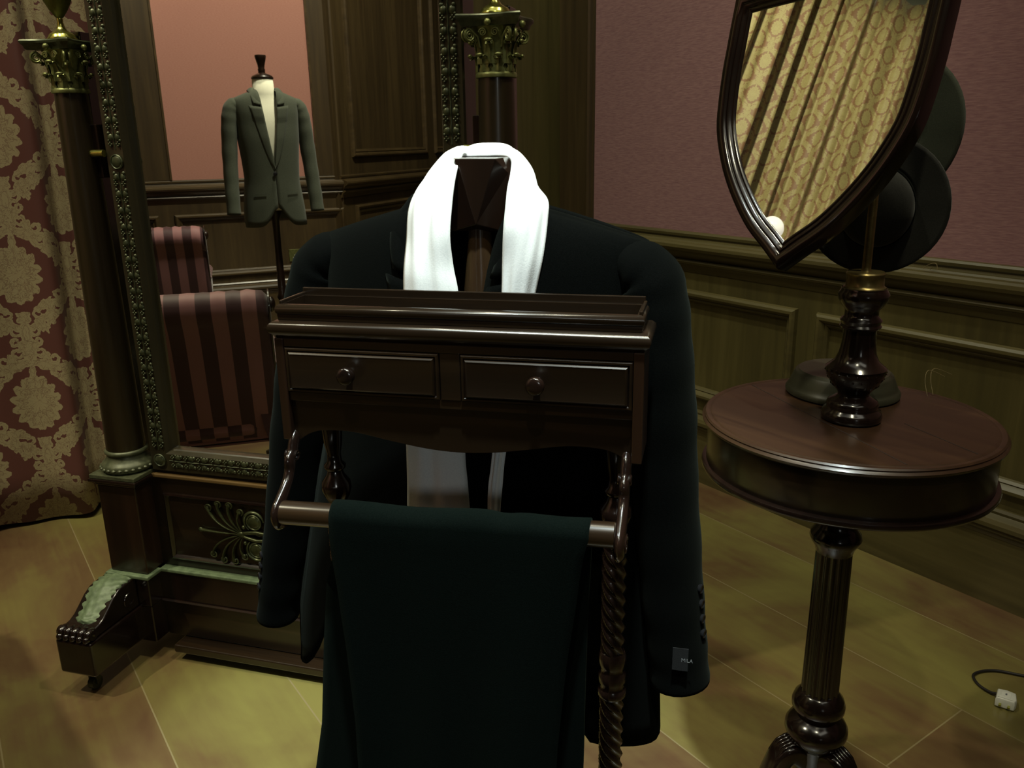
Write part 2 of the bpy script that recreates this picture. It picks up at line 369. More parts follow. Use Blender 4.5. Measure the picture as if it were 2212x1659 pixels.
# moulding profiles as (projection, height)
def prof_run_y(prof, x, sgn, y0, y1):
    pts = [(x-sgn*d, z) for d, z in prof]
    return MB().loft([[(a, y0, b) for a, b in pts], [(a, y1, b) for a, b in pts]])
RAIL = [(0, 1.069), (.012, 1.067), (.018, 1.060), (.017, 1.050), (.012, 1.044), (.014, 1.038), (.034, 1.036), (.040, 1.030), (.056, 1.027), (.064, 1.020), (.066, 1.008),
        (.060, .996), (.046, .990), (.036, .980), (.028, .962), (.024, .958), (.034, .956), (.038, .949), (.034, .941), (.022, .936), (.018, .925), (.014, .905), (0, .90)]
def bolection(y0, y1, z0, z1, x, sgn, wd=.055):
    # picture-frame moulding round a panel on a wall that faces -sgn*x
    pr = [(0, .012), (.004, .026), (.012, .034), (.022, .034), (.030, .026), (.036, .018), (.040, .020), (.048, .012), (wd, -.004)]
    m = MB(); loops = []
    for t, d in pr:
        loops.append([(x-sgn*d, y0+t, z0+t), (x-sgn*d, y1-t, z0+t), (x-sgn*d, y1-t, z1-t), (x-sgn*d, y0+t, z1-t)])
    return m.loft(loops, True, False)
def dado(side, x, sgn, y0, y1, base, stiles, matr, matp, k0):
    """dado of one wall: frieze boards, rail, panels with mouldings, plinth moulding, skirting"""
    k = k0
    P = lambda z: z+base
    def box(d0, d1, a, b, c, d, mat, name, bev=0):
        xs = sorted((x-sgn*d0, x-sgn*d1)); o = MB().box(xs[0], xs[1], a, b, P(c), P(d)).build(name, mat, smooth=False, bevel=bev); return struct(o)
    r = prof_run_y([(d, P(z)) for d, z in RAIL], x, sgn, y0, y1).build('trim_%d' % k, matr, ang=25); struct(r); k += 1
    box(0, .012, y0, y1, .83, .905, matp, 'trim_%d' % k); k += 1
    box(0, .012, y0, y1, .30, .372, matp, 'trim_%d' % k); k += 1
    edges = [y0]+[q for st in stiles for q in st]+[y1]
    for a, b in zip(edges[::2], edges[1::2]):
        box(0, .004, a, b, .372, .83, matp, 'trim_%d' % k); k += 1
        mo = bolection(a, b, P(.372), P(.832), x, sgn).build('trim_%d' % k, matr, ang=20); struct(mo); k += 1
    for a, b in stiles: box(0, .012, a, b, .372, .83, matp, 'trim_%d' % k); k += 1
    SK = [(0, .325), (.020, .323), (.026, .314), (.024, .305), (.032, .300), (.044, .293), (.050, .280), (.048, .266), (.038, .258), (.040, .250), (.030, .240), (.026, .228), (0, .226)]
    o = prof_run_y([(d, P(z)) for d, z in SK], x, sgn, y0, y1).build('trim_%d' % k, matr, ang=25); struct(o); k += 1
    box(0, .024, y0, y1, 0, .24, matr, 'baseboard_'+side)
    return k
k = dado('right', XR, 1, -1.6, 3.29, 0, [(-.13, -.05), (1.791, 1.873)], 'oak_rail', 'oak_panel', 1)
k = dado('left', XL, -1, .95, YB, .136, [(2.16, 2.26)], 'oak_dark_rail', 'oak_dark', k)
def tr(m, mat, **kw):
    global k
    o = m.build('trim_%d' % k, mat, **kw); k += 1; return struct(o)
# panelling corner of the right wall: stile and its slip moulding
tr(MB().box(XR-.014, XR, 3.085, 3.29, 1.069, ZC), 'oak_dark', smooth=False)
tr(MB().loft([[(XR-d, y, z) for d, y in ((0, 3.05), (.006, 3.052), (.008, 3.062), (.020, 3.066), (.026, 3.076), (.024, 3.086), (0, 3.088))] for z in (1.069, ZC)]), 'oak_dark', ang=25)
# back panelling: tall boards between the corner and the drapery
tr(MB().box(1.45, XR, 3.29, 3.34, 0, ZC), 'oak_panel', smooth=False)
tr(MB().box(1.45, 1.50, 3.34, YB, 0, ZC), 'oak_panel', smooth=False)
for a, b in ((1.75, 1.752), (2.02, 2.022)): tr(MB().box(a, b+.004, 3.286, 3.29, 0, ZC), 'oak_dark', smooth=False)
# left wall: stiles each side of the pink panel
for a, b in ((2.155, 2.32), (.95, 1.12)):
    tr(MB().box(XL, XL+.014, a, b, 1.205, ZC), 'oak_dark', smooth=False)
    for y0 in ((a-.014, b) if a > 2 else (b,)):
        tr(MB().box(XL, XL+.020, y0, y0+.014, 1.205, ZC), 'oak_dark_rail', smooth=False)
# splay wall dado and tall panel
def splay_run(prof, s0, s1, mat):
    rings = [[SP0+SD*s+SN*d+Vector((0, 0, z)) for d, z in prof] for s in (s0, s1)]
    tr(MB().loft(rings), mat, ang=25)
splay_run([(d, z+.136) for d, z in RAIL], -.03, 3.2, 'oak_dark_rail')
def splay_frame(s0, s1, z0, z1, wd=.06):
    pr = [(0, .0), (.004, .016), (.014, .026), (.026, .022), (.034, .012), (.042, .016), (.050, .010), (wd, .002)]
    loops = [[SP0+SD*a+SN*d+Vector((0, 0, b)) for a, b in ((s0+t, z0+t), (s1-t, z0+t), (s1-t, z1-t), (s0+t, z1-t))] for t, d in pr]
    tr(MB().loft(loops, True, False), 'oak_dark_rail', ang=20)
splay_frame(.16, 1.40, 1.33, 4.6); splay_frame(1.56, 2.9, 1.33, 4.6); splay_frame(.16, 1.40, .51, .97); splay_frame(1.56, 2.9, .51, .97)
tr(splay(MB(), 0, 3.2, 0, .03, 0, .36), 'oak_dark_rail', smooth=False)
# low dais along the left wall
tr(MB().box(XL, -3.42, .95, 3.4, 0, .136), 'oak_dark_rail', smooth=False, bevel=.006)

# ------------------------------------------------------------------ drapery
def curtain(name, p0, dr, length, ztop, zbot, mat, folds, thick=.008, phase=0.0, nz=26, step=.012):
    nrm = Vector((-dr.y, dr.x, 0)); n = int(length/step); arc = 0; prev = None; cols = []; us = []
    for i in range(n+1):
        s = i*step; d = folds(s); p = p0+dr*s+nrm*d
        if prev is not None: arc += (p-prev).length
        prev = p.copy(); cols.append((s, d)); us.append(arc)
    vs = []; uv = []
    for j in range(nz+1):
        t = j/nz; z = lerp(zbot, ztop, t)
        for (s, d), u in zip(cols, us):
            q = p0+dr*(s+.012*sin(2.1*z+s*3))+nrm*(d*(1-.25*t)+.010*sin(z*1.7+s*9)); vs.append((q.x, q.y, z+(0.012*sin(s*9) if j == 0 else 0))); uv.append((u, z))
    fs = [(j*(n+1)+i, j*(n+1)+i+1, (j+1)*(n+1)+i+1, (j+1)*(n+1)+i) for j in range(nz) for i in range(n)]
    m = MB(); m.add(vs, fs); return m.build(name, mat, uvs=uv, solid=thick, recalc=False, ang=180)
def fold_back(s):
    x = s-1.0                      # s runs in +x from x=-1.0
    d = .040*cos(2*pi*(x-.14)/.50)+.014*sin(2*pi*x/.23+.6)
    g = math.exp(-((x-.425)/.030)**2)*.070
    return d+g
cb = curtain('damask_curtain', Vector((-1.0, 3.57, 0)), Vector((1, 0, 0)), 2.35, 4.95, .028, 'damask_cloth', fold_back)
tag(cb, 'red and old gold damask curtain hanging to the floor behind the standing mirror', 'curtain')
def swept(name, path, ztop, zbot, mat, thick=.008, nz=26, step=.008, seed=0):
    # a curtain following a bent rail
    P_ = [Vector(q) for q in smoothpts(path, 40)]; out = [P_[0]]; s_ = [0.0]
    for a, b in zip(P_, P_[1:]): s_.append(s_[-1]+(b-a).length)
    L = s_[-1]; n = int(L/step); vs = []; uv = []; arc = 0; prev = None; base = []
    k_ = 0
    for i in range(n+1):
        s0 = min(L-1e-6, i*L/n)
        while s_[k_+1] < s0: k_ += 1
        t_ = (s0-s_[k_])/(s_[k_+1]-s_[k_]); p = P_[k_].lerp(P_[k_+1], t_); T = (P_[k_+1]-P_[k_]).normalized(); N = Vector((T.y, -T.x, 0))
        d = .12*abs(sin(pi*s0/.24+.6*sin(s0*2.3)))**.7+.030*sin(2*pi*s0/.83)+.012*sin(2*pi*s0/.09+2*sin(s0*3))-.08
        base.append((p, N, d, s0)); q = p+N*d
        if prev is not None: arc += (q-prev).length
        prev = q; uv.append(arc)
    UV_ = []
    for j in range(nz+1):
        t_ = j/nz; z = lerp(zbot, ztop, t_)
        for (p, N, d, s0), u_ in zip(base, uv):
            q = p+N*(d*(1-.15*t_)+.008*sin(z*1.9+s0*7)); vs.append((q.x, q.y, z)); UV_.append((u_, z))
    fs = [(j*(n+1)+i, j*(n+1)+i+1, (j+1)*(n+1)+i+1, (j+1)*(n+1)+i) for j in range(nz) for i in range(n)]
    return MB().add(vs, fs).build(name, mat, uvs=UV_, solid=thick, recalc=False, ang=180)
cl = swept('damask_curtain', [(-1.15, 3.62, 0), (-1.8, 3.60, 0), (-2.5, 3.56, 0), (-2.95, 3.48, 0), (-3.22, 3.30, 0), (-3.38, 3.05, 0), (-3.42, 2.75, 0)], 4.88, .17, 'damask_gold_cloth')
tag(cl, 'paler gold damask curtain with deep folds, seen only in the shield mirror', 'curtain')
tr(MB().box(XL, XL+.03, .95, YB, 4.92, ZC), 'plaster', smooth=False)

# ------------------------------------------------------------------ standing mirror (local x along the front, -y towards the viewer)
BX, BY = 0.1735, 2.2300
A_M = radians(-50.9)
cm = empty('cheval_mirror', (BX, BY, 0), A_M)
tag(cm, 'tall mahogany standing mirror between two columns with brass capitals, on scrolled feet', 'mirror')
C0, C1 = -.028, 1.076            # column axes
UM = (C0+C1)/2
# frame
FZ0, FZ1, FX0, FX1, FYF, GY = .575, 2.35, .046, 1.003, .268, .300
def fr_ring(t, y): return [(FX0+t, y, FZ0+t), (FX1-t, y, FZ0+t), (FX1-t, y, FZ1-t), (FX0+t, y, FZ1-t)]
pr = [(0, .345), (0, .272), (.004, .268), (.053, .268), (.055, .272), (.059, .284), (.062, .287), (.063, .300), (.063, .345)]
MB().loft([fr_ring(t, y) for t, y in pr]+[fr_ring(0, .345)], True, False).build('frame', 'frame_wood', cm, ang=20)
MB().box(FX0+.05, FX1-.05, GY, GY+.006, FZ0+.05, FZ1-.05).build('mirror_glass', 'silver_glass', cm, smooth=False)
MB().box(FX0+.01, FX1-.01, .33, .348, FZ0+.01, FZ1-.01).build('back_board', 'dark_mahogany', cm, smooth=False)
def berry_unit(m, P, T, N, S_):
    # P point on frame, T along, S_ across, N outwards: two berry clusters and a pair of leaves
    R = Matrix((T, S_, N)).transposed()
    for sg in (-1, 1):
        c = P+S_*(.0115*sg)
        for a, b in ((-.0042, 0), (.0042, 0), (0, .0042), (0, -.0042)):
            m.ball(c+T*a+S_*b+N*.003, .0026, u=6, v=4)
        m.ball(P+T*.0165+S_*(.0105*sg)+N*.001, .0095, .0082, .0035, u=8, v=4, rot=R)
        m.ball(P+T*.0265+S_*(.0140*sg)+N*.0015, .0050, .0050, .003, u=7, v=4, rot=R)
        m.ball(P+T*.009+S_*(.0165*sg)+N*.001, .0035, .0040, .0025, u=6, v=4, rot=R)
    m.ball(P+T*.018+N*.002, .014, .0016, .0022, u=6, v=4, rot=R)
def strip(name, p0, p1, skip=()):
    m = MB(); p0 = Vector(p0); p1 = Vector(p1); L = (p1-p0).length; T = (p1-p0)/L; N = Vector((0, -1, 0)); S_ = N.cross(T); n = int(L/.0400)
    for i in range(n): berry_unit(m, p0+T*((i+.3)*L/n), T, N, S_)
    c_ = (p0+p1)/2; m.tube([p0, p1], .0018, 6)
    return m.build(name, 'bronze_dark', cm, ang=60)
OX0, OX1, OZ0 = FX0+.033, FX1-.033, FZ0+.034
strip('ornament_strip', (OX0, FYF, OZ0+.03), (OX0, FYF, OZ0+.775)); strip('ornament_strip', (OX0, FYF, OZ0+.83), (OX0, FYF, 2.30))
strip('ornament_strip', (OX1, FYF, OZ0+.03), (OX1, FYF, OZ0+.775)); strip('ornament_strip', (OX1, FYF, OZ0+.83), (OX1, FYF, 2.30))
strip('ornament_strip', (OX0+.03, FYF, OZ0), (OX1-.03, FYF, OZ0))
def rosette(m, c, r, ax='y'):
    R = Matrix.Rotation(radians(90), 3, 'X') if ax == 'y' else Matrix.Identity(3)
    c = Vector(c)
    m.tube([c+R@Vector((r*cos(a), r*sin(a), 0)) for a in [2*pi*i/20 for i in range(21)]], r*.16, 6, cap=False)
    m.tube([c+R@Vector((r*(.12+.055*a)*cos(a), r*(.12+.055*a)*sin(a), 0)) for a in [i*.42 for i in range(28)]], r*.10, 5)
    m.ball(c+R@Vector((0, 0, .0)), r*.2, u=8, v=6)
    m.ball(c, r*.95, r*.25 if ax == 'y' else r*.95, r*.95 if ax == 'y' else r*.25, u=14, v=4)
for x, z in ((OX0, OZ0), (OX1, OZ0), (OX0, OZ0+.80), (OX1, OZ0+.80)):
    m = MB(); rosette(m, (x, FYF-.003, z), .0165); m.build('rosette', 'bronze_dark', cm, ang=60)
# side rails of the stand behind the columns and top bar
for x in (C0, C1):
    sg = 1 if x == C0 else -1
    MB().box(x-.022, x+.022, .300, .352, .56, 1.72).build('upright', 'dark_mahogany', cm, smooth=False, bevel=.003)
    m = MB(); m.tube([(x+sg*.030, .262, 1.43), (x+sg*.076, .262, 1.43)], .0090, 12); m.build('pivot_pin', 'brass_bright', cm)
    MB().box(x+sg*.020, x+sg*.058, .270, .310, 1.37, 1.50).build('pivot_block', 'dark_mahogany', cm, smooth=False, bevel=.002)
# columns
def column(cx):
    sgn = 1 if cx == C0 else -1
    c = MB().lathe([(.050, .632), (.052, .64), (.0515, .66), (.050, .75), (.0475, 1.0), (.044, 1.25), (.0395, 1.55), (.0385, 1.578)], cx, .267, 36).build('column', 'column_wood', cm, ang=60)
    b = MB().lathe([(.052, .640), (.056, .638), (.058, .633), (.056, .628), (.052, .626), (.053, .618), (.058, .612), (.061, .606), (.068, .602), (.0715, .594), (.070, .585), (.064, .578)], cx, .267, 40)
    for i in range(26):
        a = 2*pi*i/26; b.ball((cx+.0700*cos(a), .267+.0700*sin(a), .592), .0065, .0065, .0045, u=6, v=4)
    b.build('column_base', 'bronze_mid', cm, ang=50)
    MB().box(cx-.074, cx+.074, .193, .341, .566, .578).build('base_tile', 'bronze_mid', cm, smooth=False, bevel=.002)
    # Corinthian capital
    m = MB(); m.lathe([(.0400, 1.573), (.0435, 1.574), (.0445, 1.579), (.0425, 1.584), (.0385, 1.586), (.0375, 1.60), (.039, 1.63), (.044, 1.655), (.050, 1.668), (.052, 1.672)], cx, .267, 32)
    for row, (z0, z1, cnt, off, rr0) in enumerate(((1.585, 1.618, 8, 0, .041), (1.600, 1.646, 8, .5, .042))):
        for i in range(cnt):
            a = 2*pi*(i+off)/cnt+pi/8; ca, sa2 = cos(a), sin(a); T = Vector((-sa2, ca, 0)); Rn = Vector((ca, sa2, 0)); c0 = Vector((cx, .267, 0))
            def lf(u, v, z0=z0, z1=z1, rr0=rr0, c0=c0, T=T, Rn=Rn):
                wv = .0135*(1-.45*v)*(1+.16*sin(v*19)); outv = .001+.016*max(0, v-.55)**1.3*2.2
                zz = lerp(z0, z1, min(v, .86)/.86)-max(0, v-.86)*.06
                return c0+Rn*(rr0+outv-.004*(2*u-1)**2+.0016*cos(u*pi*4))+T*(wv*(2*u-1))+Vector((0, 0, zz))
            vs = [lf(iu/6, iv/8) for iv in range(9) for iu in range(7)]
            vb = [p-Rn*.003 for p in vs]
            fs = [(iv*7+iu, iv*7+iu+1, (iv+1)*7+iu+1, (iv+1)*7+iu) for iv in range(8) for iu in range(6)]
            m.add(vs, fs); m.add(vb, fs)
            m.ball(c0+Rn*(rr0+.014)+Vector((0, 0, z1-.001)), .0095, .0055, .0042, u=8, v=5, rot=Matrix((T, Rn, Vector((0, 0, 1)))).transposed())
    for q in range(4):
        a = pi/4+q*pi/2; Rn = Vector((cos(a), sin(a), 0)); T = Vector((-sin(a), cos(a), 0)); c0 = Vector((cx, .267, 0))
        for sg in (-1, 1):
            pts = []
            cen = c0+Rn*.0640+T*(.006*sg)+Vector((0, 0, 1.655))
            for i in range(30):
                t_ = i/29; ang = 4.4*pi*t_*1.0; rad = .0128*(1-t_*.82)
                pts.append(cen+Rn*(rad*cos(ang-pi*.5))+Vector((0, 0, rad*sin(ang+pi*.5)*1)) )
            stem = [c0+Rn*.043+T*(.010*sg)+Vector((0, 0, 1.632)), c0+Rn*.047+T*(.009*sg)+Vector((0, 0, 1.652))]
            m.tube(stem+pts, [.0022, .0026]+[.0030*(1-.5*i/29) for i in range(30)], 6)
    for q in range(4):
        a = q*pi/2; Rn = Vector((cos(a), sin(a), 0)); m.ball((cx+.058*cos(a), .267+.058*sin(a), 1.678), .0075, u=8, v=5)
        T = Vector((-sin(a), cos(a), 0))
        for sg in (-1, 1):
            cen = Vector((cx, .267, 1.660))+Rn*.050+T*(sg*.013)
            m.tube([cen+T*(sg*.0085*(1-i/24*.85)*cos(i*.5))+Vector((0, 0, .0085*(1-i/24*.85)*sin(i*.5))) for i in range(24)], .0019, 5)
    m.build('capital', 'brass_capital', cm, ang=55)
    # abacus: concave-sided slab
    m = MB(); rings = []
    for r0, z in ((.078, 1.672), (.081, 1.675), (.083, 1.681), (.090, 1.687), (.091, 1.692), (.088, 1.695)):
        ring = []
        for q in range(4):
            a0 = pi/4+q*pi/2
            for i in range(9):
                t_ = i/9.0; a = a0+t_*pi/2
                p0 = Vector((cos(a0), sin(a0))); p1 = Vector((cos(a0+pi/2), sin(a0+pi/2)))
                p = p0.lerp(p1, .05+.9*t_)*r0*1.12; mid = (p0+p1).normalized(); p = p-mid*(.017*sin(pi*t_)); ring.append((cx+p.x, .267+p.y, z))
        rings.append(ring)
    m.loft(rings).build('abacus', 'bronze_dark', cm, ang=30)
    MB().lathe([(.030, 1.694), (.034, 1.696), (.035, 1.700), (.031, 1.704), (.030, 1.708), (.025, 1.712), (.014, 1.718), (.009, 1.726), (.0065, 1.738), (.0075, 1.744), (.0055, 1.748)], cx, .267, 32).build('finial_foot', 'brass_bright', cm, ang=60)
    MB().lathe([(.006, 1.746), (.010, 1.750), (.020, 1.764), (.031, 1.785), (.040, 1.815), (.044, 1.85), (.043, 1.88), (.036, 1.91), (.022, 1.93), (.026, 1.94), (.020, 1.965), (.008, 1.99), (.002, 2.0)], cx, .267, 36, flute=18, fd=.06).build('urn', 'brass_urn', cm, ang=70)
column(C0); column(C1)
# pedestals
for cx in (C0, C1):
    MB().box(cx-.062, cx+.062, .205, .329, .28, .545).build('pedestal', 'mahogany_upright', cm, smooth=False, bevel=.003)
    m = MB(); m.box(cx-.066, cx+.066, .201, .333, .545, .556); m.box(cx-.078, cx+.078, .189, .345, .556, .566); m.build('pedestal_cap', 'dark_mahogany', cm, smooth=False, bevel=.003)
    MB().box(cx-.072, cx+.072, .190, .344, .268, .279).build('pedestal_band', 'bronze_green', cm, smooth=False, bevel=.003)
    MB().box(cx-.060, cx+.060, .202, .332, .177, .268).build('pedestal_block', 'dark_mahogany', cm, smooth=False, bevel=.003)
    MB().box(cx-.058, cx+.058, .204, .330, .060, .178).build('pedestal_foot', 'dark_mahogany', cm, smooth=False, bevel=.003)
# front boards between the pedestals
P0, P1 = C0+.055, C1-.055
m = MB(); m.box(P0, P1, .272, .335, .279, .563)
m.build('front_panel', 'mahogany', cm, smooth=False, bevel=.002)
def rail_frame(x0, x1, z0, z1, y):
    pr = [(0, 0), (.001, -.007), (.006, -.009), (.011, -.004), (.013, 0)]
    return MB().loft([[(x0+t, y+d, z0+t), (x1-t, y+d, z0+t), (x1-t, y+d, z1-t), (x0+t, y+d, z1-t)] for t, d in pr], True, False)
rail_frame(P0+.045, P1-.045, .305, .510, .272).build('panel_moulding', 'dark_mahogany', cm, ang=20)
MB().box(P0, P1, .262, .345, .556, .567).build('top_ledge', 'ledge_wood', cm, smooth=False, bevel=.003)
MB().box(P0, P1, .247, .300, .268, .279).build('green_band', 'bronze_green', cm, smooth=False, bevel=.003)
MB().box(P0, P1, .252, .335, .180, .268).build('lower_board', 'dark_mahogany', cm, smooth=False, bevel=.002)
m = MB(); m.loft([[(x, .335, .180), (x, .248, .180), (x, .244, .176), (x, .250, .171), (x, .335, .171)] for x in (P0, P1)]); m.build('lower_bead', 'dark_mahogany', cm, ang=20)
MB().box(P0, P1, .262, .335, .055, .172).build('plinth_board', 'mahogany', cm, smooth=False, bevel=.002)
MB().box(P0+.05, P1-.05, .215, .40, .028, .052).build('stretcher_shelf', 'mahogany', cm, smooth=False, bevel=.004)
# palmette mount
def mount(sg, name='palmette_mount'):
    m = MB(); cx, cz, y = UM, .410, .266; KX, KZ_ = 1.2, 1.12
    X = lambda d: cx+sg*(.10+KX*d)
    for i, (a, L) in enumerate(((0, .115), (15, .110), (-15, .110), (30, .098), (-30, .098), (46, .082), (-46, .082), (64, .060), (-64, .060))):
        a = radians(a); b0 = Vector((X(.086), y, cz)); pts = []
        for j in range(9):
            t_ = j/8; cu = a+(.35 if a > 0 else (-.35 if a < 0 else 0))*t_**2
            pts.append(b0+Vector((sg*cos(cu)*L*t_*KX, -.004*sin(pi*t_), sin(cu)*L*t_*KZ_)))
        m.tube(pts, [.0022+.0044*(j/8)**1.5 for j in range(9)], 7, .6); m.ball(pts[-1], .0085, .005, .0070, u=8, v=5)
        if a:
            e = pts[-1]; s2 = 1 if a > 0 else -1
            m.tube([e+Vector((sg*(.009*cos(q)-.004), -.002, s2*(.009*sin(q)))) for q in [i_*.6 for i_ in range(8)]], .0026, 5)
    for s2 in (-1, 1):
        c = (X(.055), y-.003, cz+s2*.042); rosette(m, c, .021)
        m.tube([(X(.055)+sg*.030*cos(q), y-.002, cz+s2*(.042)+s2*.030*sin(q)) for q in [-.9+i*.33 for i in range(13)]], [.002+.0030*sin(pi*i/12) for i in range(13)], 6)
        m.tube([(X(.095), y, cz+s2*.003), (X(.075), y-.003, cz+s2*.008), (X(.05), y-.004, cz+s2*.013), (X(.020), y-.003, cz+s2*.008), (X(-.04), y-.003, cz+s2*.004), (cx+sg*.01, y-.003, cz+s2*.010)], [.003, .0050, .0055, .004, .004, .004], 7)
        m.ball((X(.083), y-.002, cz+s2*.024), .006, u=7, v=5); m.ball((X(.020), y-.002, cz+s2*.026), .0065, u=7, v=5)
        m.tube([(X(-.02)+sg*.018*cos(q)*(1-i*.05), y-.002, cz+s2*(.024)+s2*.018*sin(q)*(1-i*.05)) for i, q in enumerate([i_*.45 for i_ in range(12)])], .0030, 6)
    m.ball((X(.015), y-.002, cz), .017, .007, .015, u=10, v=6); m.ball((X(.092), y-.001, cz), .014, .006, .009, u=10, v=6)
    m.build(name, 'bronze_mount', cm, ang=60)
mount(-1); mount(1)
# feet
def foot(cx, front):
    s = 1 if front else -1; Y0 = .267
    Y = lambda n: n if front else 2*Y0-n
    w_ = .0575
    ft = MB().box(cx-w_, cx+w_, min(Y(0), Y(.255)), max(Y(0), Y(.255)), .075, .177).build('foot_block', 'dark_mahogany', cm, smooth=False, bevel=.006)
    m = MB()
    poly = [(.014, .178), (.012, .190), (.022, .203), (.036, .206), (.050, .208), (.068, .216), (.090, .234), (.112, .252), (.135, .264), (.160, .268), (.202, .268), (.202, .178)]
    m.prism([(Y(a), b) for a, b in poly], cx-.050, cx+.050, 'yz'); sc = m.build('foot_scroll', 'dark_mahogany', cm, ang=40, bevel=.004)
    for sg in (-1, 1):
        m = MB(); c = Vector((cx+sg*.051, Y(.165), .215))
        m.tube([c+Vector((0, (.024*(1-.5*i/24))*cos(i*.33)*s, .024*(1-.5*i/24)*sin(i*.33))) for i in range(25)], .0022, 5); m.build('scroll_eye', 'dark_mahogany', sc, ang=60)
    # acanthus leaf lying on the scroll
    path = smoothpts([(.040, .210), (.052, .213), (.070, .221), (.092, .240), (.114, .258), (.137, .270), (.165, .274), (.192, .272)], 6)
    n_ = len(path); vs = []; nu = 15
    for i, (a, b) in enumerate(path):
        t_ = i/(n_-1); base_w = .040*(1-math.exp(-t_*14))*(1 if t_ > .1 else 1)*(.80+.25*t_)+.004
        for j in range(nu):
            u_ = 2*j/(nu-1)-1; au = abs(u_)
            wv = base_w*(1+.10*sin(i*1.25)*(au > .8))
            ridge = .0030*cos(u_*pi*1.0)+.0016*cos(u_*9+t_*7)*(1-au*.4)+.0008*sin(i*1.3-au*9)
            vs.append((cx+u_*wv, Y(a+.004*au), b+.004+ridge-.004*au**3))
    vs2 = [(x, y, z-.007) for x, y, z in vs]; M_ = len(vs)
    fs = [(i*nu+j, i*nu+j+1, (i+1)*nu+j+1, (i+1)*nu+j) for i in range(n_-1) for j in range(nu-1)]
    fs += [tuple(M_+q for q in f) for f in fs]
    fs += [(i*nu, (i+1)*nu, M_+(i+1)*nu, M_+i*nu) for i in range(n_-1)]+[(i*nu+nu-1, (i+1)*nu+nu-1, M_+(i+1)*nu+nu-1, M_+i*nu+nu-1) for i in range(n_-1)]
    fs += [(j, j+1, M_+j+1, M_+j) for j in range(nu-1)]+[((n_-1)*nu+j, (n_-1)*nu+j+1, M_+(n_-1)*nu+j+1, M_+(n_-1)*nu+j) for j in range(nu-1)]
    MB().add(vs+vs2, fs).build('acanthus_leaf', 'bronze_green', sc, ang=70)
    m = MB()
    for i in range(5):
        x = cx-.043+.0215*i
        m.ball((x, Y(.022), .195), .0125, .022, .0150, u=12, v=8); m.ball((x, Y(.006), .186), .0100, .012, .0100, u=10, v=7)
    for sg in (-1, 1): m.loft([[(cx+sg*dx, Y(.020)+.014*cos(2*pi*q/14), .194+.014*sin(2*pi*q/14)) for q in range(14)] for dx in (.040, .0545)])
    m.build('paw_toes', 'dark_mahogany', sc, ang=70)
    m = MB(); m.lathe([(.012, .076), (.014, .060), (.009, .052), (.010, .044)], cx, Y(.05), 16)
    m.loft([[(cx+dx, Y(.05)+.019*cos(2*pi*j/18), .0195+.019*sin(2*pi*j/18)) for j in range(18)] for dx in (-.009, .009)])
    m.box(cx-.014, cx-.010, Y(.05)-.007, Y(.05)+.007, .018, .050); m.box(cx+.010, cx+.014, Y(.05)-.007, Y(.05)+.007, .018, .050)
    m.build('caster', 'bronze_dark', cm, ang=50)
for cx in (-.058+.0, C1+.030):
    for fr in (True, False): foot(cx, fr)

# ------------------------------------------------------------------ valet stand (local x along its front, -y towards the viewer)
VX, VY, A_V = 0.3272, 0.9912, radians(-48.3)
vs_ = empty('valet_stand', (VX, VY, 0), A_V)
tag(vs_, 'dark mahogany valet stand with two small drawers, tray top and twisted posts', 'valet stand')
TW = .461
# top slab and gallery
def slab(x0, x1, y0, y1, prof):
    # prof: (inset, z) closed loops
    return MB().loft([[(x0+t, y0+t, z), (x1-t, y0+t, z), (x1-t, y1-t, z), (x0+t, y1-t, z)] for t, z in prof])
slab(-.001, TW+.002, -.002, .088, [(.010, 1.2185), (.007, 1.2188), (.006, 1.2215), (.001, 1.2255), (-.001, 1.2305), (.000, 1.2355), (.004, 1.2392), (.010, 1.2402), (.011, 1.2412)]).build('top_slab', 'mahogany', vs_, ang=50)
g = [(.010, 1.2410), (.0095, 1.2475), (.0100, 1.2480), (.0085, 1.2492), (.0075, 1.2535), (.0085, 1.2575), (.0120, 1.2600), (.0160, 1.2600), (.0160, 1.2430)]
gal = slab(-.001, TW+.002, -.002, .086, g)
gal.build('gallery', 'mahogany', vs_, ang=50)
m = MB(); m.box(.010, TW-.010, .076, .081, 1.243, 1.2690); m.box(.010, .014, .012, .078, 1.243, 1.2640); m.box(TW-.012, TW-.008, .012, .078, 1.243, 1.2640)
m.build('gallery_wall', 'mahogany', vs_, smooth=False, bevel=.001)
# box carcass
for x0 in (.004, TW-.016): MB().box(x0, x0+.012, .002, .080, 1.086, 1.219).build('side_panel', 'mahogany_upright', vs_, smooth=False, bevel=.0015)
m = MB(); m.box(.016, TW-.016, .070, .080, 1.14, 1.219); m.box(.016, TW-.016, .006, .072, 1.138, 1.150); m.box(.016, TW-.016, .003, .072, 1.2085, 1.219)
m.box(.2165, .2415, .004, .072, 1.150, 1.209); m.build('carcass', 'mahogany', vs_, smooth=False, bevel=.001)
for x0, x1, kx in ((.0165, .2155, .104), (.2425, .4445, .336)):
    d = MB().loft([[(x0+t, y, 1.1505+t), (x1-t, y, 1.1505+t), (x1-t, y, 1.2075-t), (x0+t, y, 1.2075-t)] for t, y in ((0, .060), (0, .0035), (.0012, .0015), (.0035, .0015), (.0050, .0040), (.0058, .0005), (.0075, -.0010), (.0090, -.0005))])
    dr = d.build('drawer', 'mahogany', vs_, ang=20)
    kb = MB(); rings = []
    for r, y in ((.0035, -.0005), (.0042, -.001), (.0038, -.004), (.0050, -.007), (.0092, -.009), (.0106, -.0115), (.0110, -.0160), (.0106, -.0190), (.0090, -.0205), (.0060, -.0213), (.0030, -.0216)):
        rings.append([(kx+r*cos(2*pi*j/24), y, 1.1795+r*sin(2*pi*j/24)) for j in range(24)])
    kb.loft(rings).build('knob', 'dark_mahogany', dr, ang=50)
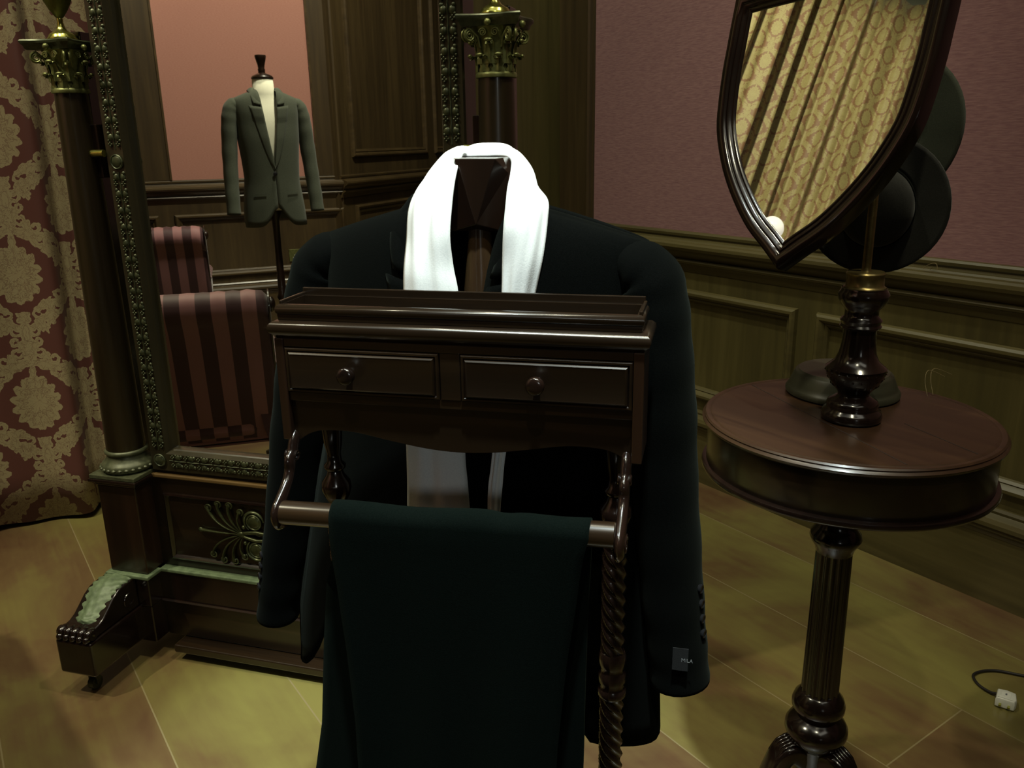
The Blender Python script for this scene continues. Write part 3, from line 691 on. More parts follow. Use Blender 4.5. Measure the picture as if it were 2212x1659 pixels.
# shaped apron
ap = smoothpts([(.016, 1.078), (.027, 1.087), (.042, 1.095), (.060, 1.0985), (.097, 1.0985), (.152, 1.089), (.194, 1.083), (.232, 1.081), (.270, 1.083), (.312, 1.089), (.367, 1.0985), (.404, 1.0985), (.422, 1.095), (.437, 1.087), (TW-.016, 1.078)], 5)
m = MB()
m.prism([(.016, 1.138)]+ap+[(TW-.016, 1.138)], .012, .020, 'xz'); m.build('apron', 'mahogany', vs_, smooth=False, bevel=.0008)
# scrolled brackets carrying the rail
def bracket(x):
    ctr = smoothpts([(.022, 1.092, .0090), (.010, 1.084, .0095), (.002, 1.070, .0085), (-.006, 1.060, .0115), (-.010, 1.050, .0065), (-.016, 1.040, .0065), (-.026, 1.030, .0080), (-.038, 1.020, .0100), (-.047, 1.008, .0150), (-.045, .996, .0130), (-.036, .988, .006)], 4)
    m = MB(); rings = []
    for i, (y, z, r) in enumerate(ctr):
        j0 = ctr[max(i-1, 0)]; j1 = ctr[min(i+1, len(ctr)-1)]; tx, tz = j1[0]-j0[0], j1[1]-j0[1]; L = sqrt(tx*tx+tz*tz)+1e-9; nx, nz = -tz/L, tx/L
        rings.append([(x+.0065*cos(a)*(1+.12*cos(3*a)), y+nx*r*sin(a), z+nz*r*sin(a)) for a in [2*pi*q/12 for q in range(12)]])
    m.loft(rings)
    for c, r in (((-.040, 1.004), .013), ((.000, 1.066), .007)):
        for s2 in (-1, 1):
            m.tube([(x+s2*.0068, c[0]+r*(1-.5*i/18)*cos(i*.4), c[1]+r*(1-.5*i/18)*sin(i*.4)) for i in range(19)], .0014, 5)
    m.build('rail_bracket', 'dark_mahogany', vs_, ang=60)
bracket(.0150); bracket(.4385)
def cyl_x(m, x0, x1, y, z, r, seg=28):
    return m.loft([[(x, y+q*cos(2*pi*j/seg), z+q*sin(2*pi*j/seg)) for j in range(seg)] for x, q in ((x0, r*.9), (x0+.001, r), (x1-.001, r), (x1, r*.9))])
RY, RZ, RR = -.045, 1.0126, .0150
def TZ(x): return .0235*(x-.229)
mrl = cyl_x(MB(), .020, .434, RY, RZ, RR); mrl.v = [(x, y, z+TZ(x)) for x, y, z in mrl.v]; mrl.build('trouser_rail', 'mahogany', vs_, ang=50)
# twisted posts
def post(x, y):
    prof = [(.018, .10), (.022, .12), (.020, .14)]
    m = MB(); m.lathe([(.020, .10), (.023, .115), (.020, .13), (.015, .14), (.018, .15)], x, y, 24)
    m.lathe([(.0165, .15+i*.003) for i in range(197)], x, y, 40, flute=5, fd=.24, twist=65)
    m.lathe([(.016, .738), (.0185, .741), (.0185, .748), (.0160, .751), (.0150, .756), (.0178, .762), (.0180, .772), (.0155, .777), (.0150, .781), (.0165, .785), (.0180, .792), (.0180, .800), (.0160, .806)], x, y, 32)
    m.lathe([(.0165, .804+i*.003) for i in range(55)], x, y, 40, flute=5, fd=.24, twist=65)
    m.lathe([(.014, .965), (.017, .969), (.013, .974), (.011, .980), (.017, .990), (.020, 1.000), (.019, 1.010), (.012, 1.020), (.010, 1.026), (.014, 1.030), (.0145, 1.034), (.010, 1.039), (.009, 1.050), (.012, 1.065), (.014, 1.09)], x, y, 28, flute=0)
    m.build('twisted_post', 'dark_mahogany', vs_, ang=60)
post(.046, .055); post(.424, .045)
# centre post, hanger head and arms
PX, PY = .222, .178
m = MB(); m.lathe([(.030, .10), (.034, .13), (.022, .16), (.018, .30), (.020, .60), (.026, .85), (.032, 1.02), (.0335, 1.10), (.031, 1.17), (.0255, 1.235), (.0205, 1.28), (.0165, 1.315), (.0150, 1.337)], PX, PY, 36)
m.build('centre_post', 'post_wood', vs_, ang=60)
vs1 = [(.193, .165, 1.4270), (.259, .165, 1.4265), (.266, .165, 1.408), (.258, .168, 1.333), (.186, .168, 1.333), (.188, .165, 1.408),
       (.200, .150, 1.4262), (.252, .150, 1.4258), (.2245, .150, 1.344)]
bk = [(x, .212, z) for x, y, z in vs1[:6]]
fs = [(6, 7, 8), (0, 1, 7, 6), (1, 2, 7), (2, 3, 8, 7), (3, 4, 8), (4, 5, 6, 8), (5, 0, 6), (9, 14, 13, 12, 11, 10)]+[(i, (i+1) % 6, 9+(i+1) % 6, 9+i) for i in range(6)]
MB().add(vs1+bk, fs).build('hanger_head', 'mahogany_upright', vs_, smooth=False, bevel=.0008)
for sg in (-1, 1):
    m = MB(); m.tube([(PX+sg*d, .195+dy, z) for d, dy, z in ((.02, 0, 1.345), (.06, 0, 1.340), (.11, .002, 1.322), (.16, .004, 1.298), (.185, .005, 1.283))], [.016, .016, .016, .016, .012], 12, .8)
    m.build('hanger_arm', 'mahogany', vs_)
# low base with feet
slab(-.02, TW+.02, -.03, .30, [(.006, .055), (0, .060), (0, .085), (.006, .092), (.012, .100)]).build('base', 'mahogany', vs_, ang=50)
for x in (.015, TW-.015):
    for y in (.0, .27):
        MB().lathe([(.012, .002), (.022, .012), (.025, .028), (.020, .045), (.014, .056)], x, y, 20).build('bun_foot', 'dark_mahogany', vs_)

# ------------------------------------------------------------------ scarf
ST = [((.217, .108, .940), (.125, .108, .940)), ((.217, .108, .958), (.125, .108, .957)), ((.215, .108, 1.001), (.127, .108, .994)), ((.213, .108, 1.038), (.128, .108, 1.032)), ((.2125, .108, 1.14), (.130, .110, 1.14)), ((.212, .108, 1.248), (.132, .118, 1.248)),
      ((.204, .113, 1.295), (.1325, .123, 1.289)), ((.201, .113, 1.333), (.1305, .143, 1.323)), ((.2015, .122, 1.367), (.129, .163, 1.364)), ((.203, .132, 1.398), (.136, .193, 1.392)), ((.203, .150, 1.418), (.154, .223, 1.413)),
      ((.197, .190, 1.427), (.172, .243, 1.429)), ((.192, .223, 1.427), (.190, .253, 1.4415)), ((.218, .223, 1.427), (.213, .253, 1.4445)), ((.240, .223, 1.427), (.243, .253, 1.4425)), ((.262, .190, 1.423), (.262, .243, 1.429)),
      ((.272, .150, 1.410), (.283, .223, 1.406)), ((.272, .130, 1.389), (.300, .193, 1.388)), ((.271, .122, 1.367), (.3175, .163, 1.374)), ((.270, .113, 1.339), (.3215, .143, 1.354)), ((.268, .113, 1.299), (.319, .123, 1.308)), ((.267, .108, 1.249), (.307, .118, 1.248)),
      ((.258, .108, 1.14), (.288, .110, 1.14)), ((.250, .108, 1.041), (.270, .108, 1.049)), ((.244, .108, .997), (.264, .108, .998)), ((.242, .108, .959), (.260, .108, .958)), ((.242, .108, .94), (.260, .108, .94))]
flat = [a+b for a, b in ST]; sm = smoothpts(flat, 6)
NW = 17; vs2 = []; pn_ = Vector((0, -1, 0))
for i, q in enumerate(sm):
    a = Vector(q[:3]); b = Vector(q[3:]); t_ = i/(len(sm)-1)
    tg = (Vector(sm[min(i+1, len(sm)-1)][:3])-Vector(sm[max(i-1, 0)][:3])); ac = (b-a)
    nn = ac.cross(tg); nn = nn.normalized() if nn.length > 1e-9 else Vector((0, -1, 0))
    if nn.dot(pn_) < 0: nn = -nn
    nn = (nn*.35+pn_*.65).normalized(); pn_ = nn
    amp = min(.012, ac.length*.16)
    for j in range(NW):
        u_ = j/(NW-1)
        f = amp*sin(pi*u_)**.8+.0030*sin(u_*9.5+t_*3.2)*sin(pi*u_)+.0022*sin(u_*17+1+t_*9)*sin(pi*u_)
        f += .004*math.exp(-((u_-.36-.12*sin(t_*7))/.07)**2)*(1 if t_ > .5 else .7)
        vs2.append(a.lerp(b, u_)+nn*f)
fs = [(i*NW+j, i*NW+j+1, (i+1)*NW+j+1, (i+1)*NW+j) for i in range(len(sm)-1) for j in range(NW-1)]
sf = MB().add(vs2, fs).build('scarf', 'white_linen', None, solid=.003, recalc=True, ang=180)
sf.location = (VX, VY, 0); sf.rotation_euler = (0, 0, A_V)
tag(sf, 'bright white scarf draped round the collar of the dark jacket', 'scarf')

# ------------------------------------------------------------------ jackets
def jacket(root, mats, rings, neck, sleeves, zb, vtop, zn, lap_w, cuff_n, th=.004, notch_dz=.065, patch=False, hem_fn=None, two_button=None, collar=True):
    """rings: (z, cx, a, b) hem..armpit; neck: (z_neck, half_neck, z_tip, half_shoulder, cx)"""
    cloth, lin, but = mats
    zN, hn, zS, hs, ncx = neck
    zA, cA, aA, bA = rings[-1]
    def V(z): return vtop*max(0.0, (z-zb)/(zn-zb)) if z > zb else -.012*min(1, (zb-z)/.03)*(1 if z > zb-.25 else 1)
    NT_ = 56; R_ = []
    def torso(z, cx, a, b, top=None, s_=0):
        v = max(.0015, V(z) if top is None else V(zn)); 
        th0 = math.asin(min(.9, (v/a)))**1.0
        pts = []
        for i in range(NT_+1):
            an = th0+(2*pi-2*th0)*i/NT_
            x = a*sin(an); y = -b*(1 if cos(an) > 0 else -1)*abs(cos(an))**.75
            pts.append((cx+x, y, z))
        return pts
    zs = []
    n1 = 16
    for i in range(n1+1):
        z = lerp(rings[0][0], zA, i/n1); cx, a, b = interp(rings, z); R_.append(torso(z, cx, a, b))
    def shz(x):
        ax = abs(x-ncx)
        if ax < hn: return zN
        t_ = min(1, (ax-hn)/(hs-hn)); return lerp(zN-.004, zS, t_**1.15)
    n2 = 9
    for k_ in range(1, n2+1):
        s_ = k_/n2; a = lerp(aA, hs, min(1, s_*1.1)); cxx = lerp(cA, ncx, s_); base_z = zA
        sc = sqrt(max(0.0, 1-s_**2.2)); row = []
        zmid = lerp(zA, zN, s_); v = max(.0015, V(min(zn, zmid)))
        th0 = math.asin(min(.9, v/a))
        for i in range(NT_+1):
            an = th0+(2*pi-2*th0)*i/NT_; x = cxx+a*sin(an)
            yy = -(bA*sc+.004)*(1 if cos(an) > 0 else -1)*abs(cos(an))**.75
            row.append((x, yy+.012*s_, lerp(zA, shz(x), sin(s_*pi/2)**.9)))
        R_.append(row)
    if hem_fn:
        for i in range(NT_+1):
            x0, y0, z0_ = R_[0][i]; h_ = hem_fn(x0, y0)
            for r_i in range(n1+1):
                x, y, z = R_[r_i][i]; R_[r_i][i] = (x, y, z+h_*(1-r_i/n1))
    m = MB().loft(R_, False, False)
    body = m.build('body', cloth, root, solid=th, ang=180)
    def yfront(x, z):
        if z <= zA:
            cx, a, b = interp(rings, z); q = min(.999, abs(x-cx)/a); return -b*(1-q*q)**.375
        s_ = min(1, (z-zA)/(zN-zA)); s_ = 2/pi*math.asin(min(1, s_**(1/.9))); a = lerp(aA, hs, min(1, s_*1.1)); sc = sqrt(max(0.0, 1-s_**2.2)); q = min(.999, abs(x-lerp(cA, ncx, s_))/a)
        return -(bA*sc+.004)*(1-q*q)**.375+.012*s_
    zl = zn-.012
    for sg in (-1, 1):
        # lapel below the notch
        vs = []; N_ = 22; Mx = 6
        for i in range(N_+1):
            t_ = i/N_; z = lerp(zb+.004, zl-notch_dz, t_); cx = interp(rings, z)[0] if z < zA else lerp(cA, ncx, (z-zA)/(zN-zA))
            wd = lap_w*(t_**.55)*(1 if t_ < .93 else 1-.0*(t_-.93))
            for j in range(Mx+1):
                x = cx+sg*(V(z)-.002+wd*j/Mx); zz = z+.010*(j/Mx)*t_**6; vs.append((x, yfront(x, zz)-.0055+.004*(j/Mx)-.0015*sin(pi*j/Mx), zz))
        fs = [(i*(Mx+1)+j, i*(Mx+1)+j+1, (i+1)*(Mx+1)+j+1, (i+1)*(Mx+1)+j) for i in range(N_) for j in range(Mx)]
        MB().add(vs, fs).build('lapel', cloth, root, solid=.003, ang=180)
    if collar:
        # collar: from notch over the shoulder round the back of the neck
        vs = []; N_ = 40; Mx = 5
        for i in range(N_+1):
            t_ = i/N_; an = lerp(-1.0, 1.0, t_); s2 = -1 if an < 0 else 1; q = abs(an)
            if q > .55:
                k2 = (q-.55)/.45; z = lerp(zN+.006, zl-notch_dz+.012, k2); cx = lerp(cA, ncx, min(1, max(0, (z-zA)/(zN-zA)))) if z > zA else cA
                xi = cx+s2*(V(min(z, zn))-.001+ (hn-vtop)*(1-k2)); yi = lerp(-.010, yfront(xi, z)-.006, k2**.6); wd = lerp(.034, lap_w*.62, k2)
                xo = xi+s2*wd; zo = lerp(z-.012, z+.006, k2); yo = lerp(yi+.004, yfront(xo, zo)-.005, k2**.5)
            else:
                k2 = q/.55; a_ = k2*pi/2; xi = ncx+s2*hn*sin(a_); yi = lerp(.052, -.010, 1-cos(a_)) ; z = zN+.012-.006*k2; xo = ncx+s2*(hn+.034)*sin(a_); yo = yi+.022*cos(a_)+.004; zo = z-.034+.022*k2
            for j in range(Mx+1):
                u_ = j/Mx; vs.append((lerp(xi, xo, u_), lerp(yi, yo, u_)-.003*sin(pi*u_), lerp(z, zo, u_)+.008*sin(pi*u_)*(1-max(0, q-.55)/.45)))
        fs = [(i*(Mx+1)+j, i*(Mx+1)+j+1, (i+1)*(Mx+1)+j+1, (i+1)*(Mx+1)+j) for i in range(N_) for j in range(Mx)]
        MB().add(vs, fs).build('collar', cloth, root, solid=.003, ang=180)
    # sleeves
    for path, btn in sleeves:
        sp_ = smoothpts(path, 6); rings2 = []
        for i, (x, y, z, rx, ry) in enumerate(sp_):
            j0 = sp_[max(i-1, 0)]; j1 = sp_[min(i+1, len(sp_)-1)]
            T = Vector((j1[0]-j0[0], j1[1]-j0[1], j1[2]-j0[2])).normalized(); Ya = Vector((0, 1, 0)); Ya = (Ya-T*Ya.dot(T)).normalized(); Xa = Ya.cross(T)
            if Xa.x < 0: Xa = -Xa
            wr_ = .0008*sin(i*1.1)
            rings2.append([Vector((x, y, z))+Xa*((rx+wr_)*cos(2*pi*q/24))+Ya*((ry+wr_)*sin(2*pi*q/24)) for q in range(24)])
        m = MB().loft(rings2, True, False); o_ = len(m.v)
        m.f.append(tuple(range(24)))
        sl = m.build('sleeve', cloth, root, solid=th, ang=180)
        for (bz_, ang_) in btn:
            c5 = interp([(-q[2],)+tuple(q) for q in path], -bz_); bx_ = c5[0]+c5[3]*cos(ang_); by_ = c5[1]+c5[4]*sin(ang_); nrm = (cos(ang_)/c5[3], sin(ang_)/c5[4], 0)
            nv = Vector(nrm).normalized(); t1_ = nv.cross(Vector((0, 0, 1))).normalized(); t2_ = nv.cross(t1_); c = Vector((bx_, by_, bz_)); mb = MB()
            mb.loft([[c+nv*h+t1_*(r*cos(2*pi*q/16))+t2_*(r*sin(2*pi*q/16)) for q in range(16)] for r, h in ((.0055, -.002), (.0065, .001), (.0066, .003), (.0055, .0038), (.0048, .0030), (.001, .0028))])
            mb.build('cuff_button', but, sl, ang=50)
    return body, yfront, V

JXW = Vector((VX, VY, 0))+Vector((cos(A_V), sin(A_V), 0))*.222+Vector((-sin(A_V), cos(A_V), 0))*.205
A_J = radians(90-146.3)
jk = empty('suit_jacket', (JXW.x, JXW.y, 0), A_J)
tag(jk, 'black suit jacket hung on the valet stand under the white scarf', 'jacket')
rings = [(.590, -.050, .315, .078), (.70, -.045, .305, .080), (.85, -.035, .280, .080), (1.0, -.025, .248, .080), (1.10, -.020, .234, .082), (1.19, -.018, .230, .082)]
cen = -.015
slR = [(.190, .002, 1.292, .028, .032), (.210, .000, 1.289, .036, .044), (.229, .000, 1.273, .041, .052), (.237, .000, 1.235, .043, .057), (.244, .000, 1.17, .044, .060), (.251, .000, 1.09, .045, .060), (.257, .000, 1.00, .045, .058), (.268, -.004, .90, .044, .055), (.279, -.010, .81, .043, .051), (.288, -.014, .745, .042, .047), (.2935, -.016, .702, .042, .045)]
slL = [(-.220, .002, 1.292, .028, .032), (-.240, .000, 1.289, .036, .044), (-.261, .000, 1.273, .042, .052), (-.274, .000, 1.235, .045, .057), (-.291, .000, 1.17, .046, .060), (-.308, .000, 1.09, .047, .060), (-.330, .000, 1.00, .045, .057), (-.354, -.005, .88, .041, .052), (-.376, -.012, .78, .037, .047), (-.391, -.016, .71, .034, .043), (-.401, -.018, .662, .033, .041)]
bL = [(.735+.020*i, radians(236)) for i in range(4)]
bR = [(.790+.022*i, radians(-16)) for i in range(4)]
def hemf(x, y):
    if y < 0:
        if x < -.22: return max(0, (x+.345)/.125)**1.6*.24
        return .24 if x < .08 else .24*max(0, 1-(x-.08)/.10)**1.5
    return .16 if x < -.33 else (.16*max(0, 1-(x+.33)/.03))
jacket(jk, ('black_wool', 'lining', 'button_horn'), rings, (1.372, .068, 1.322, .239, -.015), [(slL, bL), (slR, bR)], 1.02, .072, 1.345, .046, 4, hem_fn=hemf)
# cuff label
cuff_label = MB().box(-.0105, .0105, -.0006, .0006, -.0165, .0165).build('cuff_label', 'grey_patch', jk, smooth=False)
cuff_label.location = (.300, -.0640, .768); cuff_label.rotation_euler = (radians(-4), 0, radians(8))
cu = bpy.data.curves.new('lettering', 'FONT'); cu.body = 'MILA'; cu.size = .0072; cu.extrude = .0003; cu.align_x = 'CENTER'
fo = bpy.data.objects.new('lettering_tmp', cu); COL.objects.link(fo); dg = bpy.context.evaluated_depsgraph_get()
me = bpy.data.meshes.new_from_object(fo.evaluated_get(dg)); me.materials.clear(); me.materials.append(MAT['grey_print']); bpy.data.objects.remove(fo)
lt = bpy.data.objects.new('lettering', me); COL.objects.link(lt); lt.parent = cuff_label; lt.location = (.009, -.0008, -.003); lt.rotation_euler = (radians(90), 0, 0)

# ------------------------------------------------------------------ trousers over the rail
tz = RZ; tr_root = empty('trousers', (VX, VY, 0), A_V)
tag(tr_root, 'dark green-black trousers folded over the rail of the valet stand', 'trousers')
def drape(front_rows, back_rows, name, th=.006, nu=30, wav=.004, r=RR+.004, ridges=()):
    """rows: (z, x_left, x_right); y follows the rail then hangs"""
    rows = []
    for z, a, b in reversed(front_rows): rows.append((z, a, b, 'f'))
    fz = front_rows[0]
    for k_ in range(1, 12):
        an = pi*k_/12; rows.append((tz+sin(an)*r, lerp(fz[1], back_rows[0][1], k_/12), lerp(fz[2], back_rows[0][2], k_/12), an))
    for z, a, b in back_rows: rows.append((z, a, b, 'b'))
    vs = []
    for i, (z, a, b, kd) in enumerate(rows):
        for j in range(nu+1):
            u_ = j/nu; x = lerp(a, b, u_)
            if kd == 'f': y = RY-r; amp = min(1, (tz-z)/.25)
            elif kd == 'b': y = RY+r; amp = min(1, (tz-z)/.25)
            else: y = RY-r*cos(kd); amp = 0
            s_ = -1 if kd == 'f' else 1
            bulge = wav*(sin(u_*7+z*3)+.6*sin(u_*15+2))*amp
            for (uc, ww, hh) in ridges: bulge += hh*math.exp(-((u_-uc)/ww)**2)*(.3+.7*amp)
            zz = z
            if kd not in ('f', 'b'): zz += .0020*sin(u_*11+1)*sin(kd)-.004*math.exp(-((u_-.68)/.05)**2)*sin(kd)
            vs.append((x, y+s_*bulge, zz+TZ(x)))
    n = nu+1; fs = [(i*n+j, i*n+j+1, (i+1)*n+j+1, (i+1)*n+j) for i in range(len(rows)-1) for j in range(nu)]
    return MB().add(vs, fs).build(name, 'green_black_wool', tr_root, solid=th, ang=180)
front = [(tz, .0905, .4055), (.99, .0900, .4000), (.96, .0915, .3955), (.93, .0948, .3925), (.89, .0975, .3870), (.85, .1010, .3815), (.79, .1045, .3760), (.733, .1070, .3710), (.66, .1062, .3670), (.56, .1055, .365), (.47, .106, .364), (.42, .106, .363)]
back = [(tz, .0905, .4055), (.96, .079, .404), (.91, .0637, .402), (.82, .0514, .400), (.69, .0365, .398), (.61, .020, .396), (.52, .010, .394), (.44, .006, .39), (.38, .004, .388)]
drape(front, back, 'legs', ridges=((.425, .008, .0022),))
def wband(): 
    return MB().box(.004, .10, RY+RR-.001, RY+RR+.012, .34, .39).build('waistband', 'green_black_wool', tr_root, smooth=False, bevel=.003)
wband()

# ------------------------------------------------------------------ drum table
TX, TY, TH, TR = 1.445, .908, .910, .283
tb = empty('drum_table', (TX, TY, 0), 0)
tag(tb, 'round dark mahogany drum table on a fluted column, holding the shield mirror', 'table')
R_T = TR; K = .51/.54; KZ = 1.45*(1-K)
for o_ in (tb,):
    o_.location = (TX*K, TY*K, KZ); o_.scale = (K, K, K)
def topleaf(pred, name):
    pass
MB().lathe([(R_T-.020, TH-.020), (R_T-.006, TH-.019), (R_T-.001, TH-.015), (R_T, TH-.011), (R_T-.003, TH-.008), (R_T-.005, TH-.0065), (R_T-.004, TH-.004), (R_T-.007, TH-.001), (R_T-.013, TH-.0005), (R_T-.016, TH-.0020), (R_T-.019, TH-.0005), (R_T-.024, TH), (.10, TH), (.0, TH)], 0, 0, 128).build('table_top', 'table_top', tb, ang=40)
for i, (a, b) in enumerate((((.022, .258), (-.150, -.212)), ((.043, -.093), (-.008, -.258)))):
    A_ = Vector(a); B_ = Vector(b); d_ = (B_-A_).normalized(); q_ = Vector((-d_.y, d_.x))*.0011
    MB().add([(A_.x-q_.x, A_.y-q_.y, TH-.001), (B_.x-q_.x, B_.y-q_.y, TH-.001), (B_.x+q_.x, B_.y+q_.y, TH-.001), (A_.x+q_.x, A_.y+q_.y, TH-.001), (A_.x-q_.x, A_.y-q_.y, TH+.0003), (B_.x-q_.x, B_.y-q_.y, TH+.0003), (B_.x+q_.x, B_.y+q_.y, TH+.0003), (A_.x+q_.x, A_.y+q_.y, TH+.0003)],
        [(0, 1, 2, 3), (4, 5, 6, 7), (0, 1, 5, 4), (1, 2, 6, 5), (2, 3, 7, 6), (3, 0, 4, 7)]).build('leaf_joint', 'seam_dark', tb, smooth=False)
MB().lathe([(.20, .800), (R_T-.014, .800), (R_T-.012, .803), (R_T-.012, TH-.020), (.20, TH-.020)], 0, 0, 128).build('drum', 'mahogany', tb, ang=40)
MB().lathe([(.20, .792), (R_T-.012, .792), (R_T-.005, .794), (R_T-.002, .799), (R_T-.004, .805), (R_T-.012, .808), (.20, .808)], 0, 0, 128).build('lower_bead', 'dark_mahogany', tb, ang=50)
m = MB(); m.lathe([(.10, .792), (.050, .790), (.034, .782), (.033, .70), (.034, .678), (.040, .668), (.050, .655), (.052, .646), (.048, .636), (.040, .624), (.037, .612)], 0, 0, 40)
m.build('column_head', 'dark_mahogany', tb, ang=50)
m = MB(); m.lathe([(lerp(.0395, .0365, i/20), lerp(.262, .615, i/20)) for i in range(21)], 0, 0, 96, flute=16, fd=.13); m.build('fluted_column', 'dark_mahogany', tb, ang=60)
m = MB(); m.lathe([(.036, .274), (.042, .268), (.052, .256), (.0565, .242), (.056, .231), (.050, .221), (.045, .216), (.046, .212), (.043, .209), (.050, .204), (.060, .196), (.0665, .184), (.0675, .172), (.063, .157), (.052, .143), (.046, .137), (.042, .130), (.042, .02), (.034, .0)], 0, 0, 48)
m.build('column_bulb', 'dark_mahogany', tb, ang=60)
for q in range(3):
    a0 = radians(152+120*q); R = Matrix.Rotation(a0, 4, 'Z'); m = MB()
    path = smoothpts([(.02, .098, .030, .030), (.050, .120, .026, .030), (.072, .114, .024, .030), (.092, .072, .022, .028), (.116, .012, .020, .024), (.148, -.036, .018, .022), (.185, -.054, .018, .024), (.212, -.060, .020, .026), (.228, -.064, .014, .018)], 5)
    rings3 = []
    for i, (d, z, rv, rh) in enumerate(path):
        j0 = path[max(i-1, 0)]; j1 = path[min(i+1, len(path)-1)]; tx, tz_ = j1[0]-j0[0], j1[1]-j0[1]; L = sqrt(tx*tx+tz_*tz_)+1e-9
        rings3.append([R @ Vector((d+(-tz_/L)*rv*(abs(sin(a))**.6)*(1 if sin(a) > 0 else -1), rh*(abs(cos(a))**.6)*(1 if cos(a) > 0 else -1), z+(tx/L)*rv*(abs(sin(a))**.6)*(1 if sin(a) > 0 else -1))) for a in [2*pi*k_/20 for k_ in range(20)]])
    m.loft(rings3)
    for j in range(5):
        yy_ = -.018+.009*j
        m.tube([R @ Vector((d, yy_, z)) for d, z in ((.046, .149), (.062, .148), (.081, .137), (.096, .112))], .0035, 6)
    m.build('leg', 'dark_mahogany', tb, ang=60)

# ------------------------------------------------------------------ shield mirror on its turned stand
SX, SY = 1.432, .894
sm_ = empty('shield_mirror', (SX*K, SY*K, TH*K+KZ), 0); sm_.scale = (K, K, K)
tag(sm_, 'shield-shaped dressing mirror tilted on a brass rod, standing on the drum table', 'mirror')
Z = lambda z: z-TH
MB().lathe([(.0, .0005), (.052, .0005), (.056, .004), (.057, .012), (.054, .020), (.048, .024), (.047, .028), (.049, .034), (.045, .041), (.034, .047), (.029, .051), (.030, .056), (.034, .062), (.044, .074), (.052, .088), (.0555, .100), (.0545, .106)], 0, 0, 96).build('stand_base', 'dark_mahogany', sm_, ang=50)
m = MB(); m.lathe([(.033, .060), (.045, .072), (.0535, .087), (.0575, .099), (.0560, .107)], 0, 0, 176, flute=20, fd=.20, twist=14); m.build('gadrooned_bowl', 'dark_mahogany', sm_, ang=70)
MB().lathe([(.056, .106), (.050, .111), (.040, .120), (.034, .135), (.031, .155), (.0295, .175), (.030, .182), (.036, .184), (.038, .188), (.035, .192), (.036, .195), (.038, .199), (.034, .204), (.030, .208), (.031, .220), (.038, .228), (.045, .240), (.046, .250), (.041, .257), (.040, .262)], 0, 0, 64).build('turned_stem', 'dark_mahogany', sm_, ang=50)
MB().lathe([(.041, .261), (.036, .263), (.034, .266), (.0335, .284), (.035, .288), (.033, .291), (.010, .292)], 0, 0, 48).build('collar', 'brass_rod', sm_, ang=50)
m = MB(); m.lathe([(.0115, .290), (.0085, .294), (.0082, .300), (.0082, .66), (.005, .668)], 0, 0, 20); m.build('rod', 'brass_rod', sm_, ang=50)
# shield head
T_, azs, off = radians(14), radians(-5.4), .10
wv = Vector((sin(azs), cos(azs), 0)); hv = Vector((-wv.y, wv.x, 0)); nv = hv*cos(T_)+Vector((0, 0, 1))*sin(T_); uv_ = wv.cross(nv); uv_ = -uv_ if uv_.z < 0 else uv_
PV = Vector((0, 0, Z(1.5)))+hv*off
yax = uv_.cross(wv)   # local +y
sgy = 1 if yax.dot(nv) > 0 else -1
def SH(x, d, z): return PV+wv*(x+.078)+nv*d+uv_*z   # x across (towards +wv), d towards the viewer side
halfin = [(.176, -.1675), (.143, -.1675), (.110, -.167), (.071, -.1665), (.011, -.162), (-.035, -.1545), (-.085, -.1345), (-.125, -.112), (-.165, -.083), (-.200, -.052), (-.228, -.018), (-.2435, 0)]
hp = smoothpts([(-b, a) for a, b in halfin], 3)
inner = [(x, z) for x, z in hp]+[(-x, z) for x, z in reversed(hp[:-1])]
topc = [(-.168+.336*i/14, .176+.020*sin(pi*i/14)*.6) for i in range(1, 14)]
inner = inner+topc   # closed loop: right side down, tip, left side up, top
def offset_loop(lp, t):
    n = len(lp); out = []
    for i in range(n):
        a = Vector(lp[i-1]); b = Vector(lp[i]); c = Vector(lp[(i+1) % n]); d1 = (b-a).normalized() if (b-a).length > 1e-7 else None; d2 = (c-b).normalized() if (c-b).length > 1e-7 else None
        d1 = d1 or d2; d2 = d2 or d1; n1 = Vector((d1.y, -d1.x)); n2 = Vector((d2.y, -d2.x)); nn = (n1+n2); nn = nn/max(nn.length, .6)*1.0; nn = nn.normalized()/max(.55, nn.normalized().dot(n1))
        out.append((b.x+nn.x*t, b.y+nn.y*t))
    return out
area = sum(inner[i-1][0]*inner[i][1]-inner[i][0]*inner[i-1][1] for i in range(len(inner)))
sgo = 1 if area > 0 else -1
prof = [(-.003, -.002), (-.0005, .002), (.003, .004), (.006, .003), (.009, .0065), (.013, .0085), (.016, .007), (.018, .010), (.024, .0125), (.031, .0120), (.036, .008), (.0375, .002), (.0375, -.026), (.035, -.029), (-.003, -.029)]
loops = []
for t_, d in prof: loops.append([SH(x, d, z) for x, z in offset_loop(inner, t_*sgo)])
vsx = [p for r_ in loops for p in r_]; n = len(inner); fsx = [(i*n+j, i*n+(j+1) % n, ((i+1) % len(loops))*n+(j+1) % n, ((i+1) % len(loops))*n+j) for i in range(len(loops)) for j in range(n)]
MB().add(vsx, fsx).build('shield_frame', 'dark_mahogany', sm_, ang=35)
gl = [SH(x, 0, z) for x, z in inner]; gb = [SH(x, -.004, z) for x, z in inner]
MB().add(gl+gb, [tuple(range(n)), tuple(range(2*n-1, n-1, -1))]+[(i, (i+1) % n, n+(i+1) % n, n+i) for i in range(n)]).build('mirror_glass', 'silver_glass', sm_, smooth=False)
bkp = [SH(x, -.022, z) for x, z in inner]; bkq = [SH(x, -.028, z) for x, z in inner]
MB().add(bkp+bkq, [tuple(range(n)), tuple(range(2*n-1, n-1, -1))]+[(i, (i+1) % n, n+(i+1) % n, n+i) for i in range(n)]).build('back_board', 'dark_mahogany', sm_, smooth=False)
